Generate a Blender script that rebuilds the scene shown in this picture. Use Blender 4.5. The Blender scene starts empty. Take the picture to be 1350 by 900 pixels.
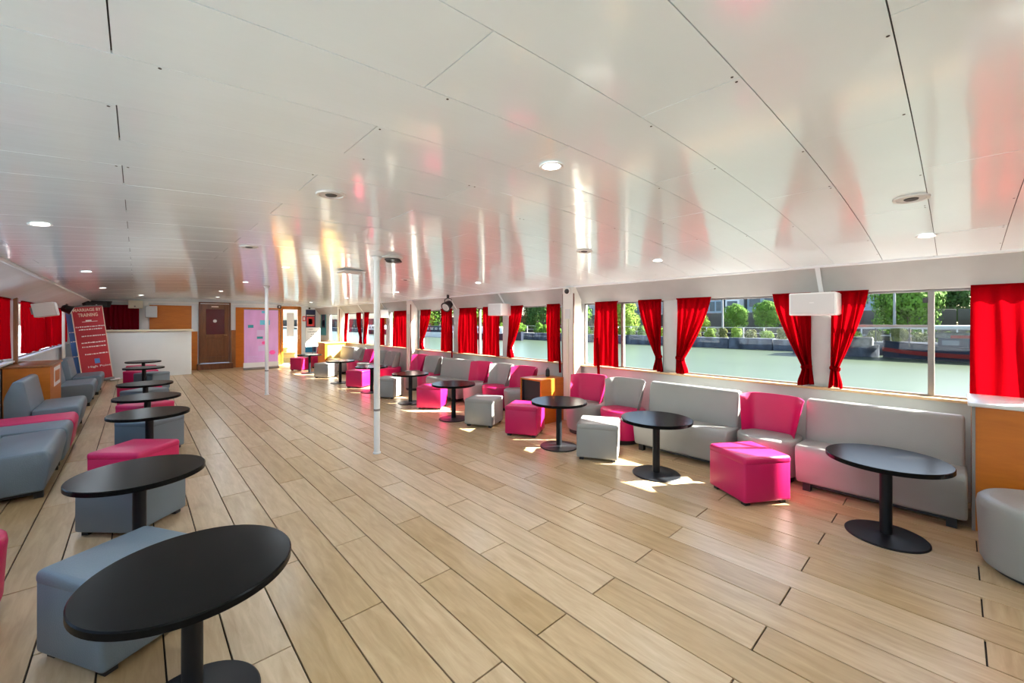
import bpy, bmesh, math, random
from mathutils import Vector, Matrix

random.seed(7)
PI = math.pi
S = bpy.context.scene
COL = S.collection

# ------------------------------------------------------------------ camera
YAW = math.radians(42.563)          # angle between the view axis and the room's long axis
cam_d = bpy.data.cameras.new('camera')
cam_d.sensor_fit = 'HORIZONTAL'
cam_d.sensor_width = 36.0
cam_d.lens = 36.0 * 539.0 / 1350.0
cam_d.shift_y = -25.0 / 1350.0
cam_d.clip_start = 0.05
cam_d.clip_end = 600
cam = bpy.data.objects.new('camera', cam_d)
COL.objects.link(cam)
cam.location = (0, 0, 1.6)
cam.rotation_euler = (PI / 2, 0, -YAW)
S.camera = cam

# ------------------------------------------------------------------ world, sun, exposure
W = bpy.data.worlds.new('sky')
S.world = W
W.use_nodes = True
wn = W.node_tree
wn.nodes.clear()
wo = wn.nodes.new('ShaderNodeOutputWorld')
wb = wn.nodes.new('ShaderNodeBackground')
sky = wn.nodes.new('ShaderNodeTexSky')
sky.sky_type = 'NISHITA'
sky.sun_disc = False
sky.sun_elevation = math.radians(35.6)
sky.sun_rotation = math.radians(132.6)
sky.air_density = 1.0
sky.dust_density = 2.5
sky.ozone_density = 1.0
wb.inputs['Strength'].default_value = 0.65
wn.links.new(sky.outputs[0], wb.inputs[0])
wn.links.new(wb.outputs[0], wo.inputs[0])

sun_d = bpy.data.lights.new('sun', 'SUN')
sun_d.energy = 42.0
sun_d.angle = math.radians(0.6)
sun_d.color = (1.0, 0.965, 0.90)
sun = bpy.data.objects.new('sun', sun_d)
COL.objects.link(sun)
sun.location = (30, -5, 30)
sun.rotation_euler = Vector((-1.0, 0.92, -0.972)).to_track_quat('-Z', 'Y').to_euler()

LAMP_W = 12.0                        # each recessed ceiling lamp

S.view_settings.view_transform = 'Standard'
S.view_settings.look = 'None'
S.view_settings.exposure = 0.45
S.view_settings.gamma = 1.0
S.view_settings.use_curve_mapping = False
S.cycles.max_bounces = 10
S.cycles.diffuse_bounces = 6
S.cycles.glossy_bounces = 4
S.cycles.transmission_bounces = 6
S.cycles.transparent_max_bounces = 16
S.cycles.caustics_reflective = True
S.cycles.caustics_refractive = False
S.cycles.sample_clamp_indirect = 10.0

# ------------------------------------------------------------------ materials
M = {}


def principled(name):
    m = bpy.data.materials.new(name)
    m.use_nodes = True
    nt = m.node_tree
    b = nt.nodes['Principled BSDF']
    return m, nt, b


def mat(name, col, rough=0.5, metal=0.0, spec=0.5, noise=None, bump=None, coat=0.0, coat_rough=0.1, emit=None):
    """noise=(scale, amount, stretch xyz) varies the colour; bump=(scale, strength, stretch)"""
    m, nt, b = principled(name)
    L = nt.links
    b.inputs['Base Color'].default_value = (*col, 1)
    b.inputs['Roughness'].default_value = rough
    b.inputs['Metallic'].default_value = metal
    b.inputs['Specular IOR Level'].default_value = spec
    b.inputs['Coat Weight'].default_value = coat
    b.inputs['Coat Roughness'].default_value = coat_rough
    tc = nt.nodes.new('ShaderNodeTexCoord')
    if noise:
        sc, am, st = noise
        mp = nt.nodes.new('ShaderNodeMapping')
        mp.inputs['Scale'].default_value = st
        L.new(tc.outputs['Object'], mp.inputs[0])
        n = nt.nodes.new('ShaderNodeTexNoise')
        n.inputs['Scale'].default_value = sc
        n.inputs['Detail'].default_value = 5
        L.new(mp.outputs[0], n.inputs['Vector'])
        r = nt.nodes.new('ShaderNodeValToRGB')
        r.color_ramp.elements[0].position = 0.3
        r.color_ramp.elements[1].position = 0.7
        r.color_ramp.elements[0].color = (*[c * (1 - am) for c in col], 1)
        r.color_ramp.elements[1].color = (*[min(1, c * (1 + am)) for c in col], 1)
        L.new(n.outputs['Fac'], r.inputs[0])
        L.new(r.outputs[0], b.inputs['Base Color'])
    if bump:
        sc, am, st = bump
        mp = nt.nodes.new('ShaderNodeMapping')
        mp.inputs['Scale'].default_value = st
        L.new(tc.outputs['Object'], mp.inputs[0])
        n = nt.nodes.new('ShaderNodeTexNoise')
        n.inputs['Scale'].default_value = sc
        n.inputs['Detail'].default_value = 3
        L.new(mp.outputs[0], n.inputs['Vector'])
        bp = nt.nodes.new('ShaderNodeBump')
        bp.inputs['Strength'].default_value = am
        bp.inputs['Distance'].default_value = 0.02
        L.new(n.outputs['Fac'], bp.inputs['Height'])
        L.new(bp.outputs[0], b.inputs['Normal'])
        if coat:
            L.new(bp.outputs[0], b.inputs['Coat Normal'])
    if emit:
        b.inputs['Emission Color'].default_value = (*emit[0], 1)
        b.inputs['Emission Strength'].default_value = emit[1]
    M[name] = m
    return m


def wood(name, c1, c2, rough=0.4, grain=(1.0, 14.0, 14.0), scale=2.2, spec=0.5, rnd=0.0, coat=0.0, bumpy=0.05, coat_rough=0.18):
    """wood grain along the object's local X (grain = mapping stretch); rnd: value spread between instances"""
    m, nt, b = principled(name)
    L = nt.links
    tc = nt.nodes.new('ShaderNodeTexCoord')
    oi = nt.nodes.new('ShaderNodeObjectInfo')
    add = nt.nodes.new('ShaderNodeVectorMath')
    add.operation = 'MULTIPLY_ADD'
    comb = nt.nodes.new('ShaderNodeCombineXYZ')
    for i in range(3):
        L.new(oi.outputs['Random'], comb.inputs[i])
    add.inputs[1].default_value = (37.0, 23.0, 11.0)
    L.new(comb.outputs[0], add.inputs[0])
    L.new(tc.outputs['Object'], add.inputs[2])
    mp = nt.nodes.new('ShaderNodeMapping')
    mp.inputs['Scale'].default_value = grain
    L.new(add.outputs[0], mp.inputs[0])
    n = nt.nodes.new('ShaderNodeTexNoise')
    n.inputs['Scale'].default_value = scale
    n.inputs['Detail'].default_value = 6
    n.inputs['Roughness'].default_value = 0.6
    n.inputs['Distortion'].default_value = 0.6
    L.new(mp.outputs[0], n.inputs['Vector'])
    r = nt.nodes.new('ShaderNodeValToRGB')
    r.color_ramp.elements[0].position = 0.32
    r.color_ramp.elements[1].position = 0.68
    r.color_ramp.elements[0].color = (*c1, 1)
    r.color_ramp.elements[1].color = (*c2, 1)
    L.new(n.outputs['Fac'], r.inputs[0])
    if rnd:
        hs = nt.nodes.new('ShaderNodeHueSaturation')
        mr = nt.nodes.new('ShaderNodeMapRange')
        mr.inputs['To Min'].default_value = 1 - rnd
        mr.inputs['To Max'].default_value = 1 + rnd
        L.new(oi.outputs['Random'], mr.inputs['Value'])
        L.new(mr.outputs[0], hs.inputs['Value'])
        # a second spread for the saturation
        mr2 = nt.nodes.new('ShaderNodeMapRange')
        mr2.inputs['To Min'].default_value = 1.12
        mr2.inputs['To Max'].default_value = 0.88
        L.new(oi.outputs['Random'], mr2.inputs['Value'])
        L.new(mr2.outputs[0], hs.inputs['Saturation'])
        L.new(r.outputs[0], hs.inputs['Color'])
        L.new(hs.outputs[0], b.inputs['Base Color'])
    else:
        L.new(r.outputs[0], b.inputs['Base Color'])
    b.inputs['Roughness'].default_value = rough
    b.inputs['Specular IOR Level'].default_value = spec
    b.inputs['Coat Weight'].default_value = coat
    b.inputs['Coat Roughness'].default_value = coat_rough
    bp = nt.nodes.new('ShaderNodeBump')
    bp.inputs['Strength'].default_value = bumpy
    bp.inputs['Distance'].default_value = 0.01
    L.new(n.outputs['Fac'], bp.inputs['Height'])
    L.new(bp.outputs[0], b.inputs['Normal'])
    M[name] = m
    return m


def cloth_mat(name, col, trans):
    m = bpy.data.materials.new(name)
    m.use_nodes = True
    nt = m.node_tree
    nt.nodes.clear()
    L = nt.links
    o = nt.nodes.new('ShaderNodeOutputMaterial')
    d = nt.nodes.new('ShaderNodeBsdfDiffuse')
    t = nt.nodes.new('ShaderNodeBsdfTranslucent')
    mx = nt.nodes.new('ShaderNodeMixShader')
    d.inputs['Color'].default_value = (*col, 1)
    t.inputs['Color'].default_value = (*[min(1, c * 1.7) for c in col], 1)
    mx.inputs[0].default_value = trans
    L.new(d.outputs[0], mx.inputs[1])
    L.new(t.outputs[0], mx.inputs[2])
    L.new(mx.outputs[0], o.inputs[0])
    M[name] = m
    return m


def glass_mat(name, tint, refl=1.0):
    m = bpy.data.materials.new(name)
    m.use_nodes = True
    nt = m.node_tree
    nt.nodes.clear()
    L = nt.links
    o = nt.nodes.new('ShaderNodeOutputMaterial')
    t = nt.nodes.new('ShaderNodeBsdfTransparent')
    t.inputs[0].default_value = (*tint, 1)
    g = nt.nodes.new('ShaderNodeBsdfGlossy')
    g.inputs['Roughness'].default_value = 0.02
    lw = nt.nodes.new('ShaderNodeLayerWeight')
    lw.inputs['Blend'].default_value = 0.5
    pw = nt.nodes.new('ShaderNodeMath')
    pw.operation = 'POWER'
    pw.inputs[1].default_value = 5.0
    L.new(lw.outputs['Facing'], pw.inputs[0])
    f = nt.nodes.new('ShaderNodeMath')
    f.operation = 'MULTIPLY_ADD'
    f.inputs[1].default_value = 0.7
    f.inputs[2].default_value = 0.010
    L.new(pw.outputs[0], f.inputs[0])
    mx = nt.nodes.new('ShaderNodeMixShader')
    L.new(f.outputs[0], mx.inputs[0])
    L.new(t.outputs[0], mx.inputs[1])
    L.new(g.outputs[0], mx.inputs[2])
    L.new(mx.outputs[0], o.inputs[0])
    M[name] = m
    return m


mat('ceiling_gloss', (0.83, 0.94, 0.97), 0.38, spec=0.35, noise=(1.3, 0.03, (1, 1, 1)),
    bump=(2.0, 0.10, (1.0, 4.5, 1.0)), coat=0.95, coat_rough=0.11)
mat('ceiling_gap', (0.10, 0.10, 0.10), 0.8)
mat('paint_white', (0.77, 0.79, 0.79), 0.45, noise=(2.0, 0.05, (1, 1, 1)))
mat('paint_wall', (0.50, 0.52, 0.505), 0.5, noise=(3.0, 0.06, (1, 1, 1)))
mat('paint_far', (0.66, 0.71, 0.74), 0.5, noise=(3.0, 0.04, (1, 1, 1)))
mat('paint_cove_shaded', (0.40, 0.405, 0.385), 0.5, noise=(3.0, 0.06, (1, 1, 1)))  # wall paint darkened, the cove's shade put into the colour
mat('post_cream', (0.74, 0.71, 0.64), 0.35)
mat('leather_grey', (0.285, 0.283, 0.270), 0.42, spec=0.45, bump=(140, 0.12, (1, 1, 1)), noise=(3, 0.05, (1, 1, 1)))
mat('leather_grey_skylit', (0.135, 0.18, 0.215), 0.42, spec=0.45, bump=(140, 0.12, (1, 1, 1)), noise=(3, 0.05, (1, 1, 1)))  # grey leather with blue sky light put into the colour
mat('leather_pink', (0.54, 0.006, 0.095), 0.40, spec=0.45, bump=(140, 0.12, (1, 1, 1)), noise=(3, 0.06, (1, 1, 1)))
mat('leather_seam', (0.14, 0.14, 0.14), 0.6)
mat('laminate_black', (0.006, 0.0058, 0.0056), 0.25, spec=0.05, noise=(40, 0.15, (1, 1, 1)))
mat('metal_black', (0.009, 0.010, 0.012), 0.4, metal=0.0, spec=0.2)
mat('plastic_black', (0.012, 0.012, 0.013), 0.5)
mat('plastic_white', (0.82, 0.82, 0.80), 0.35)
mat('plastic_ivory', (0.72, 0.71, 0.58), 0.4)
mat('speaker_grey', (0.55, 0.60, 0.63), 0.45)
mat('grille_dark', (0.05, 0.05, 0.048), 0.6)
mat('grille_white', (0.62, 0.62, 0.60), 0.5)
mat('aluminium', (0.24, 0.22, 0.205), 0.45, metal=0.4)
mat('brass', (0.70, 0.52, 0.25), 0.3, metal=1.0)
mat('paper_white', (0.74, 0.74, 0.72), 0.6)
mat('paper_shaded', (0.36, 0.36, 0.33), 0.7)  # white paper with shade put into the colour to offset direct sun
mat('ink_dark', (0.05, 0.05, 0.06), 0.6)
mat('ink_white', (0.92, 0.88, 0.85), 0.5)
mat('ink_cream', (0.90, 0.74, 0.58), 0.5)
mat('ink_teal', (0.02, 0.27, 0.33), 0.5)
mat('ink_cyan', (0.12, 0.50, 0.72), 0.5)
mat('ink_lilac', (0.62, 0.48, 0.76), 0.5)
mat('ink_hotpink', (0.85, 0.08, 0.36), 0.5)
mat('ink_red', (0.75, 0.05, 0.05), 0.5)
mat('ink_navy', (0.02, 0.03, 0.10), 0.5)
mat('ink_blue', (0.01, 0.22, 0.45), 0.5)
mat('banner_red', (0.50, 0.030, 0.045), 0.45, noise=(1.2, 0.2, (1, 1, 1)))
mat('banner_blue', (0.10, 0.25, 0.62), 0.45)
mat('banner_lilac', (0.66, 0.36, 0.70), 0.45, noise=(2.2, 0.12, (1.5, 1, 0.5)))
mat('counter_white', (0.70, 0.745, 0.75), 0.35, noise=(1.2, 0.05, (1, 1, 1)))
mat('counter_cream', (0.74, 0.68, 0.50), 0.4)
cloth_mat('curtain_red', (0.21, 0.0006, 0.0026), 0.25)
cloth_mat('curtain_maroon', (0.20, 0.005, 0.016), 0.2)
glass_mat('glass', (0.97, 0.985, 0.975))
mat('glass_dark', (0.10, 0.012, 0.02), 0.08, spec=0.6)
wood('floor_oak', (0.40, 0.272, 0.138), (0.54, 0.388, 0.222), 0.40, grain=(1.2, 9.0, 1.0), scale=2.6, rnd=0.13, coat=0.35, coat_rough=0.25)
mat('floor_gap', (0.03, 0.022, 0.016), 0.9)
wood('wood_orange', (0.46, 0.13, 0.006), (0.54, 0.165, 0.010), 0.38, grain=(1.5, 1.5, 8.0))
wood('wood_brown', (0.20, 0.075, 0.020), (0.33, 0.135, 0.04), 0.4, grain=(9.0, 9.0, 1.2))
wood('wood_door', (0.13, 0.045, 0.013), (0.21, 0.078, 0.023), 0.4, grain=(9.0, 9.0, 1.2))
wood('wood_dark', (0.10, 0.030, 0.010), (0.19, 0.065, 0.020), 0.38, grain=(9.0, 9.0, 1.2))
wood('wood_yellow', (0.60, 0.38, 0.10), (0.78, 0.56, 0.22), 0.45, grain=(1.0, 10.0, 10.0))
wood('wood_sill', (0.48, 0.30, 0.15), (0.62, 0.42, 0.24), 0.4, grain=(9.0, 1.0, 9.0))
mat('lamp_lens', (1, 1, 1), 0.5, emit=((1.0, 0.97, 0.92), 3.0))
# outside
mat('deck_grey', (0.40, 0.41, 0.41), 0.7)
mat('deck_white', (0.80, 0.80, 0.78), 0.6)
mat('water', (0.033, 0.046, 0.026), 0.30, spec=0.5, noise=(0.25, 0.10, (0.6, 0.12, 1)), bump=(1.6, 0.35, (0.7, 0.3, 1)))
mat('quay_stone', (0.050, 0.057, 0.070), 0.9, spec=0.05, noise=(1.5, 0.6, (1, 1, 0.6)))
mat('quay_dark', (0.06, 0.056, 0.052), 0.9, spec=0.05, noise=(0.7, 0.3, (1, 1, 1)))
mat('bounce_paving', (0.66, 0.68, 0.70), 0.8, noise=(0.5, 0.06, (1, 1, 1)))  # made pale and laid close to bounce sunlight up to the ceiling
mat('ground', (0.12, 0.11, 0.09), 0.9, noise=(0.4, 0.25, (1, 1, 1)))
mat('leaf_green', (0.068, 0.14, 0.020), 0.8, spec=0.05, noise=(1.3, 0.45, (1, 1, 1)))
mat('leaf_dark', (0.028, 0.066, 0.016), 0.8, spec=0.05, noise=(1.3, 0.45, (1, 1, 1)))
mat('leaf_lime', (0.13, 0.20, 0.03), 0.8, spec=0.05, noise=(1.3, 0.35, (1, 1, 1)))
mat('leaf_olive', (0.11, 0.12, 0.038), 0.8, spec=0.05, noise=(1.6, 0.5, (1, 1, 1)))
mat('bark', (0.10, 0.075, 0.055), 0.9)
mat('building_white', (0.50, 0.52, 0.52), 0.7)
mat('building_blue', (0.19, 0.25, 0.29), 0.6)
mat('building_stone', (0.27, 0.26, 0.25), 0.7)
mat('building_glass', (0.05, 0.07, 0.09), 0.2, spec=0.35)
mat('railing_white', (0.32, 0.32, 0.31), 0.5)
mat('pole_grey', (0.17, 0.175, 0.18), 0.5)
mat('hull_navy', (0.014, 0.018, 0.030), 0.7, spec=0.08)
mat('hull_red', (0.13, 0.014, 0.012), 0.7, spec=0.08)
mat('awning_cream', (0.22, 0.2, 0.165), 0.7)
mat('boat_clutter', (0.06, 0.065, 0.06), 0.8, noise=(2.5, 0.7, (1, 1, 1)))

# ------------------------------------------------------------------ builders


def link(o, parent=None):
    COL.objects.link(o)
    if parent is not None:
        o.parent = parent
    return o


def tag(o, label=None, cat=None, group=None, kind=None):
    if label:
        o['label'] = label
    if cat:
        o['category'] = cat
    if group:
        o['group'] = group
    if kind:
        o['kind'] = kind
    return o


def thing(name, label, cat, loc=(0, 0, 0), rz=0.0, group=None, kind=None):
    o = bpy.data.objects.new(name, None)
    o.empty_display_size = 0.1
    link(o)
    o.location = loc
    o.rotation_euler = (0, 0, rz)
    return tag(o, label, cat, group, kind)


def mk(name, me, parent=None, loc=(0, 0, 0), rot=(0, 0, 0), scale=(1, 1, 1)):
    o = bpy.data.objects.new(name, me)
    link(o, parent)
    o.location = loc
    o.rotation_euler = rot
    o.scale = scale
    return o


def pyd(name, v, f, m, smooth=False):
    me = bpy.data.meshes.new(name)
    me.from_pydata(v, [], f)
    me.materials.append(M[m])
    if smooth:
        me.polygons.foreach_set('use_smooth', [True] * len(me.polygons))
    me.update()
    return me


def bm_mesh(name, bm, m, smooth=False, angle=None):
    bmesh.ops.recalc_face_normals(bm, faces=bm.faces)
    me = bpy.data.meshes.new(name)
    bm.to_mesh(me)
    bm.free()
    me.materials.append(M[m])
    if smooth:
        me.polygons.foreach_set('use_smooth', [True] * len(me.polygons))
        me.set_sharp_from_angle(angle=math.radians(angle or 40))
    me.update()
    return me


def badd(bm, x0, x1, y0, y1, z0, z1, bev=0.0, seg=2):
    vs = [bm.verts.new((x, y, z)) for x in (x0, x1) for y in (y0, y1) for z in (z0, z1)]
    q = [(0, 1, 3, 2), (4, 6, 7, 5), (0, 4, 5, 1), (2, 3, 7, 6), (0, 2, 6, 4), (1, 5, 7, 3)]
    fs = [bm.faces.new([vs[i] for i in f]) for f in q]
    if bev:
        es = list({e for f in fs for e in f.edges})
        bmesh.ops.bevel(bm, geom=es, offset=bev, segments=seg, affect='EDGES', profile=0.5)


def box(name, x0, x1, y0, y1, z0, z1, m, bev=0.0, seg=2):
    bm = bmesh.new()
    badd(bm, x0, x1, y0, y1, z0, z1, bev, seg)
    return bm_mesh(name, bm, m, smooth=bev > 0.004, angle=50)


def boxes(name, lst, m, bev=0.0):
    bm = bmesh.new()
    for b in lst:
        badd(bm, *b, bev=bev, seg=1)
    return bm_mesh(name, bm, m)


def lathe(name, prof, m, n=40, smooth=True, angle=40, cap=True):
    """prof: (r, z) pairs bottom to top"""
    v, f = [], []
    for r, z in prof:
        for i in range(n):
            a = 2 * PI * i / n
            v.append((r * math.cos(a), r * math.sin(a), z))
    for k in range(len(prof) - 1):
        for i in range(n):
            j = (i + 1) % n
            f.append((k * n + i, k * n + j, (k + 1) * n + j, (k + 1) * n + i))
    if cap:
        f.append(tuple(range(n))[::-1])
        f.append(tuple((len(prof) - 1) * n + i for i in range(n)))
    me = pyd(name, v, f, m, smooth)
    if smooth:
        me.set_sharp_from_angle(angle=math.radians(angle))
    return me


def tube(name, pts, r, m, n=10):
    v, f = [], []
    P = [Vector(p) for p in pts]
    for k, p in enumerate(P):
        t = (P[min(k + 1, len(P) - 1)] - P[max(k - 1, 0)]).normalized()
        u = t.cross(Vector((0, 0, 1)))
        if u.length < 1e-3:
            u = t.cross(Vector((1, 0, 0)))
        u.normalize()
        w = t.cross(u)
        for i in range(n):
            a = 2 * PI * i / n
            q = p + (u * math.cos(a) + w * math.sin(a)) * r
            v.append(tuple(q))
    for k in range(len(P) - 1):
        for i in range(n):
            j = (i + 1) % n
            f.append((k * n + i, k * n + j, (k + 1) * n + j, (k + 1) * n + i))
    f.append(tuple(range(n))[::-1])
    f.append(tuple((len(P) - 1) * n + i for i in range(n)))
    bm = bmesh.new()
    vs = [bm.verts.new(q) for q in v]
    for q in f:
        bm.faces.new([vs[i] for i in q])
    return bm_mesh(name, bm, m, True, 50)


def round_poly(pts, radii, seg=5):
    """round the corners of a closed polygon"""
    out = []
    n = len(pts)
    for i in range(n):
        p = Vector(pts[i])
        a = Vector(pts[i - 1])
        b = Vector(pts[(i + 1) % n])
        r = radii[i]
        if r <= 0:
            out.append(tuple(p))
            continue
        da, db = (a - p), (b - p)
        r = min(r, da.length * 0.49, db.length * 0.49)
        s, e = p + da.normalized() * r, p + db.normalized() * r
        for k in range(seg + 1):
            t = k / seg
            q = s * (1 - t) ** 2 + p * 2 * t * (1 - t) + e * t ** 2
            out.append(tuple(q))
    return out


def extrude_profile(name, prof, y0, y1, m, edge=0.02):
    """profile in (x, z), extruded along y, its two ends softly rounded"""
    n = len(prof)
    cx = sum(p[0] for p in prof) / n
    cz = sum(p[1] for p in prof) / n
    rings = []
    for dy, ins in ((0, edge), (edge * 0.3, edge * 0.3), (edge, 0)):
        rings.append((y0 + dy, ins))
    for dy, ins in ((edge, 0), (edge * 0.3, edge * 0.3), (0, edge)):
        rings.append((y1 - dy, ins))
    v, f = [], []
    for y, ins in rings:
        for x, z in prof:
            d = Vector((x - cx, z - cz))
            l = max(d.length, 1e-6)
            k = max(0.0, (l - ins * 1.1) / l)
            v.append((cx + d.x * k, y, cz + d.y * k))
    R = len(rings)
    for k in range(R - 1):
        for i in range(n):
            j = (i + 1) % n
            f.append((k * n + i, k * n + j, (k + 1) * n + j, (k + 1) * n + i))
    f.append(tuple(range(n))[::-1])
    f.append(tuple((R - 1) * n + i for i in range(n)))
    bm = bmesh.new()
    vs = [bm.verts.new(q) for q in v]
    for q in f:
        bm.faces.new([vs[i] for i in q])
    return bm_mesh(name, bm, m, True, 45)


def text_mesh(s, m, width=None, height=None, bold=0.0):
    """flat lettering in the XZ plane, centred on x, baseline at z = 0"""
    c = bpy.data.curves.new('lettering', 'FONT')
    c.body = s
    c.align_x = 'CENTER'
    c.size = 1.0
    c.offset = bold
    c.resolution_u = 2
    o = bpy.data.objects.new('lettering', c)
    COL.objects.link(o)
    dg = bpy.context.evaluated_depsgraph_get()
    me = bpy.data.meshes.new_from_object(o.evaluated_get(dg))
    bpy.data.objects.remove(o)
    bpy.data.curves.remove(c)
    xs = [v.co.x for v in me.vertices]
    ys = [v.co.y for v in me.vertices]
    w, h_ = max(xs) - min(xs), max(ys) - min(ys)
    sx = width / w if width else height / h_
    sy = height / h_ if height else sx
    cx = (max(xs) + min(xs)) / 2
    y0 = min(ys)
    for v in me.vertices:
        v.co = ((v.co.x - cx) * sx, 0.0, (v.co.y - y0) * sy)
    me.materials.clear()
    me.materials.append(M[m])
    me.update()
    return me


def copy_tree(o, parent=None):
    c = o.copy()
    link(c)
    if parent is not None:
        c.parent = parent
    for ch in o.children:
        copy_tree(ch, c)
    return c


# ================================================================== room shell
XR, XL = 5.45, -1.50
Y0, Y1 = -4.2, 17.4
CX, CZ, CK = 1.90, 2.41, 0.020


def zc(x):
    return CZ - CK * (x - CX) ** 2


# ---- floor: a dark bed with single planks on it
floor = mk('floor', box('floor', XL - 0.1, XR + 0.1, Y0 - 0.1, Y1 + 1.2, -0.12, -0.012, 'floor_gap'))
tag(floor, 'oak plank floor with dark joints running the length of the saloon', kind='structure')
PW, PL, GAP = 0.235, 1.55, 0.0075
bm = bmesh.new()
badd(bm, 0, PL - GAP, 0, PW - GAP, -0.014, 0.0, bev=0.0012, seg=1)
plank_me = bm_mesh('plank', bm, 'floor_oak')
cells = []
SN, CS = math.sin(YAW), math.cos(YAW)
k0 = int(math.floor((XL - 1.04) / PW))
for k in range(k0, 40):
    xa, xb = 1.04 + k * PW, 1.04 + (k + 1) * PW
    xa, xb = max(xa, XL), min(xb, XR)
    if xb - xa < 0.03:
        continue
    off = 1.455 if k % 2 == 0 else 2.23
    j0 = int(math.floor((Y0 - off) / PL))
    for j in range(j0, 20):
        ya, yb = off + j * PL, off + (j + 1) * PL
        ya, yb = max(ya, Y0), min(yb, Y1)
        if yb - ya < 0.03:
            continue
        xm, ym = (xa + xb) / 2, (ya + yb) / 2
        dep = xm * SN + ym * CS
        lat = xm * CS - ym * SN
        score = 0.0
        if dep > 0.6 and abs(lat / dep) < 1.5 and 1.6 / dep < 1.5:
            score = 1.0 / dep ** 3
        elif dep > 0.2:
            score = 1e-4 / (1 + dep)
        cells.append((score, xa, xb, ya, yb))
cells.sort(reverse=True)
rest = []
for i, (sc_, xa, xb, ya, yb) in enumerate(cells):
    if i < 298 and sc_ > 0:
        # plank runs along world Y: local x -> world y
        o = mk('plank', plank_me, floor, (xb - GAP / 2, ya + GAP / 2, random.uniform(-0.0007, 0.0007)), (0, 0, PI / 2),
               ((yb - ya - GAP) / (PL - GAP), (xb - xa - GAP) / (PW - GAP), 1))
    else:
        rest.append((xa + GAP / 2, xb - GAP / 2, ya + GAP / 2, yb - GAP / 2, -0.014, 0.0))
tag(mk('far_planks', boxes('far_planks', rest, 'floor_oak'), floor), kind='stuff')

# ---- ceiling: slab above, single painted panels below
v, f = [], []
xs_ = [XL - 0.1 + i * (XR - XL + 0.2) / 24 for i in range(25)]
for x in xs_:
    for y in (Y0 - 0.1, Y1 + 0.1):
        v.append((x, y, zc(x) + 0.012))
        v.append((x, y, zc(x) + 0.15))
for i in range(24):
    a, b = i * 4, (i + 1) * 4
    f += [(a, a + 2, b + 2, b), (a + 1, b + 1, b + 3, a + 3), (a, b, b + 1, a + 1), (a + 2, a + 3, b + 3, b + 2)]
f += [(0, 1, 3, 2), (96, 98, 99, 97)]
ceiling = mk('ceiling', pyd('ceiling', v, f, 'ceiling_gap'))
tag(ceiling, 'low curved ceiling of glossy white panels', kind='structure')
CEX0, CEX1 = -1.02, 5.26
PYD, PXL = 0.36, 1.51
panel_cache = {}


def ceiling_panel(xa, xb):
    key = (round(xa, 3), round(xb, 3))
    if key in panel_cache:
        return panel_cache[key]
    g = 0.0018
    n = 8
    vv, ff = [], []
    for i in range(n + 1):
        x = xa + g + (xb - xa - 2 * g) * i / n
        for y in (g, PYD - g):
            vv.append((x, y, zc(x)))
            vv.append((x, y, zc(x) + 0.010))
    for i in range(n):
        a, b = i * 4, (i + 1) * 4
        ff += [(a, b, b + 2, a + 2)[::-1], (a + 1, a + 3, b + 3, b + 1)[::-1], (a, a + 1, b + 1, b)[::-1], (a + 2, b + 2, b + 3, a + 3)[::-1]]
    ff += [(0, 2, 3, 1)[::-1], (4 * n, 4 * n + 1, 4 * n + 3, 4 * n + 2)[::-1]]
    b_ = bmesh.new()
    vs = [b_.verts.new(q) for q in vv]
    for q in ff:
        b_.faces.new([vs[i] for i in q])
    panel_cache[key] = bm_mesh('ceiling_panel', b_, 'ceiling_gloss', True, 30)
    return panel_cache[key]


screw_me = lathe('screw', [(0.0045, -0.0015), (0.0045, 0.0)], 'grille_dark', n=8)
npan = 0
for n in range(-12, 48):
    y = 0.12 + n * PYD
    if y + PYD > Y1 + 0.02:
        break
    off = 0.705 if n % 2 == 0 else 1.46
    j = int(math.floor((CEX0 - off) / PXL))
    while off + j * PXL < CEX1 - 0.02:
        xa, xb = max(off + j * PXL, CEX0), min(off + (j + 1) * PXL, CEX1)
        if xb - xa > 0.03:
            p = mk('ceiling_panel', ceiling_panel(xa, xb), ceiling, (0, y, random.uniform(-0.0012, 0.0006)))
            npan += 1
            if -3 <= n <= 7:
                for (sx, sy) in ((xa + 0.02, 0.02), (xb - 0.02, 0.02), ((xa + xb) / 2 + 0.1, 0.012)):
                    if random.random() < 0.6:
                        mk('screw', screw_me, p, (sx, sy, zc(sx)))
        j += 1

# ---- side walls with window openings
PIL_R = [(-4.3, -4.0), (-2.50, -2.30), (-0.80, -0.60), (0.89, 1.09), (2.59, 2.79), (4.18, 4.66), (6.00, 6.21), (7.68, 7.95),
         (9.44, 9.98), (11.25, 11.45), (12.95, 13.15), (14.62, 14.84), (16.35, 17.5)]
SILL, HEAD = 0.905, 1.91
lst = [(XR, XR + 0.10, Y0 - 0.1, Y1 + 0.1, -0.1, SILL), (XR, XR + 0.10, Y0 - 0.1, Y1 + 0.1, HEAD, 2.20)]
lst += [(XR, XR + 0.10, a, b, SILL, HEAD) for a, b in PIL_R]
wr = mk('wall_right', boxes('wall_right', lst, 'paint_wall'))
tag(wr, 'off-white window wall on the river side', kind='structure')
SILLL, HEADL = 0.985, 1.955
PIL_L = [(-4.3, -4.0), (-2.50, -2.30), (-0.80, -0.60), (0.89, 1.09), (2.59, 2.79), (4.18, 4.66), (6.00, 6.21), (7.68, 7.95),
         (10.0, 10.75), (13.11, 13.24), (15.40, 15.50), (16.9, 17.5)]
lst = [(XL - 0.10, XL, Y0 - 0.1, Y1 + 0.1, -0.1, SILLL), (XL - 0.10, XL, Y0 - 0.1, Y1 + 0.1, HEADL, 2.25)]
lst += [(XL - 0.10, XL, a, b, SILLL, HEADL) for a, b in PIL_L]
wl = mk('wall_left', boxes('wall_left', lst, 'paint_far'))
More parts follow.
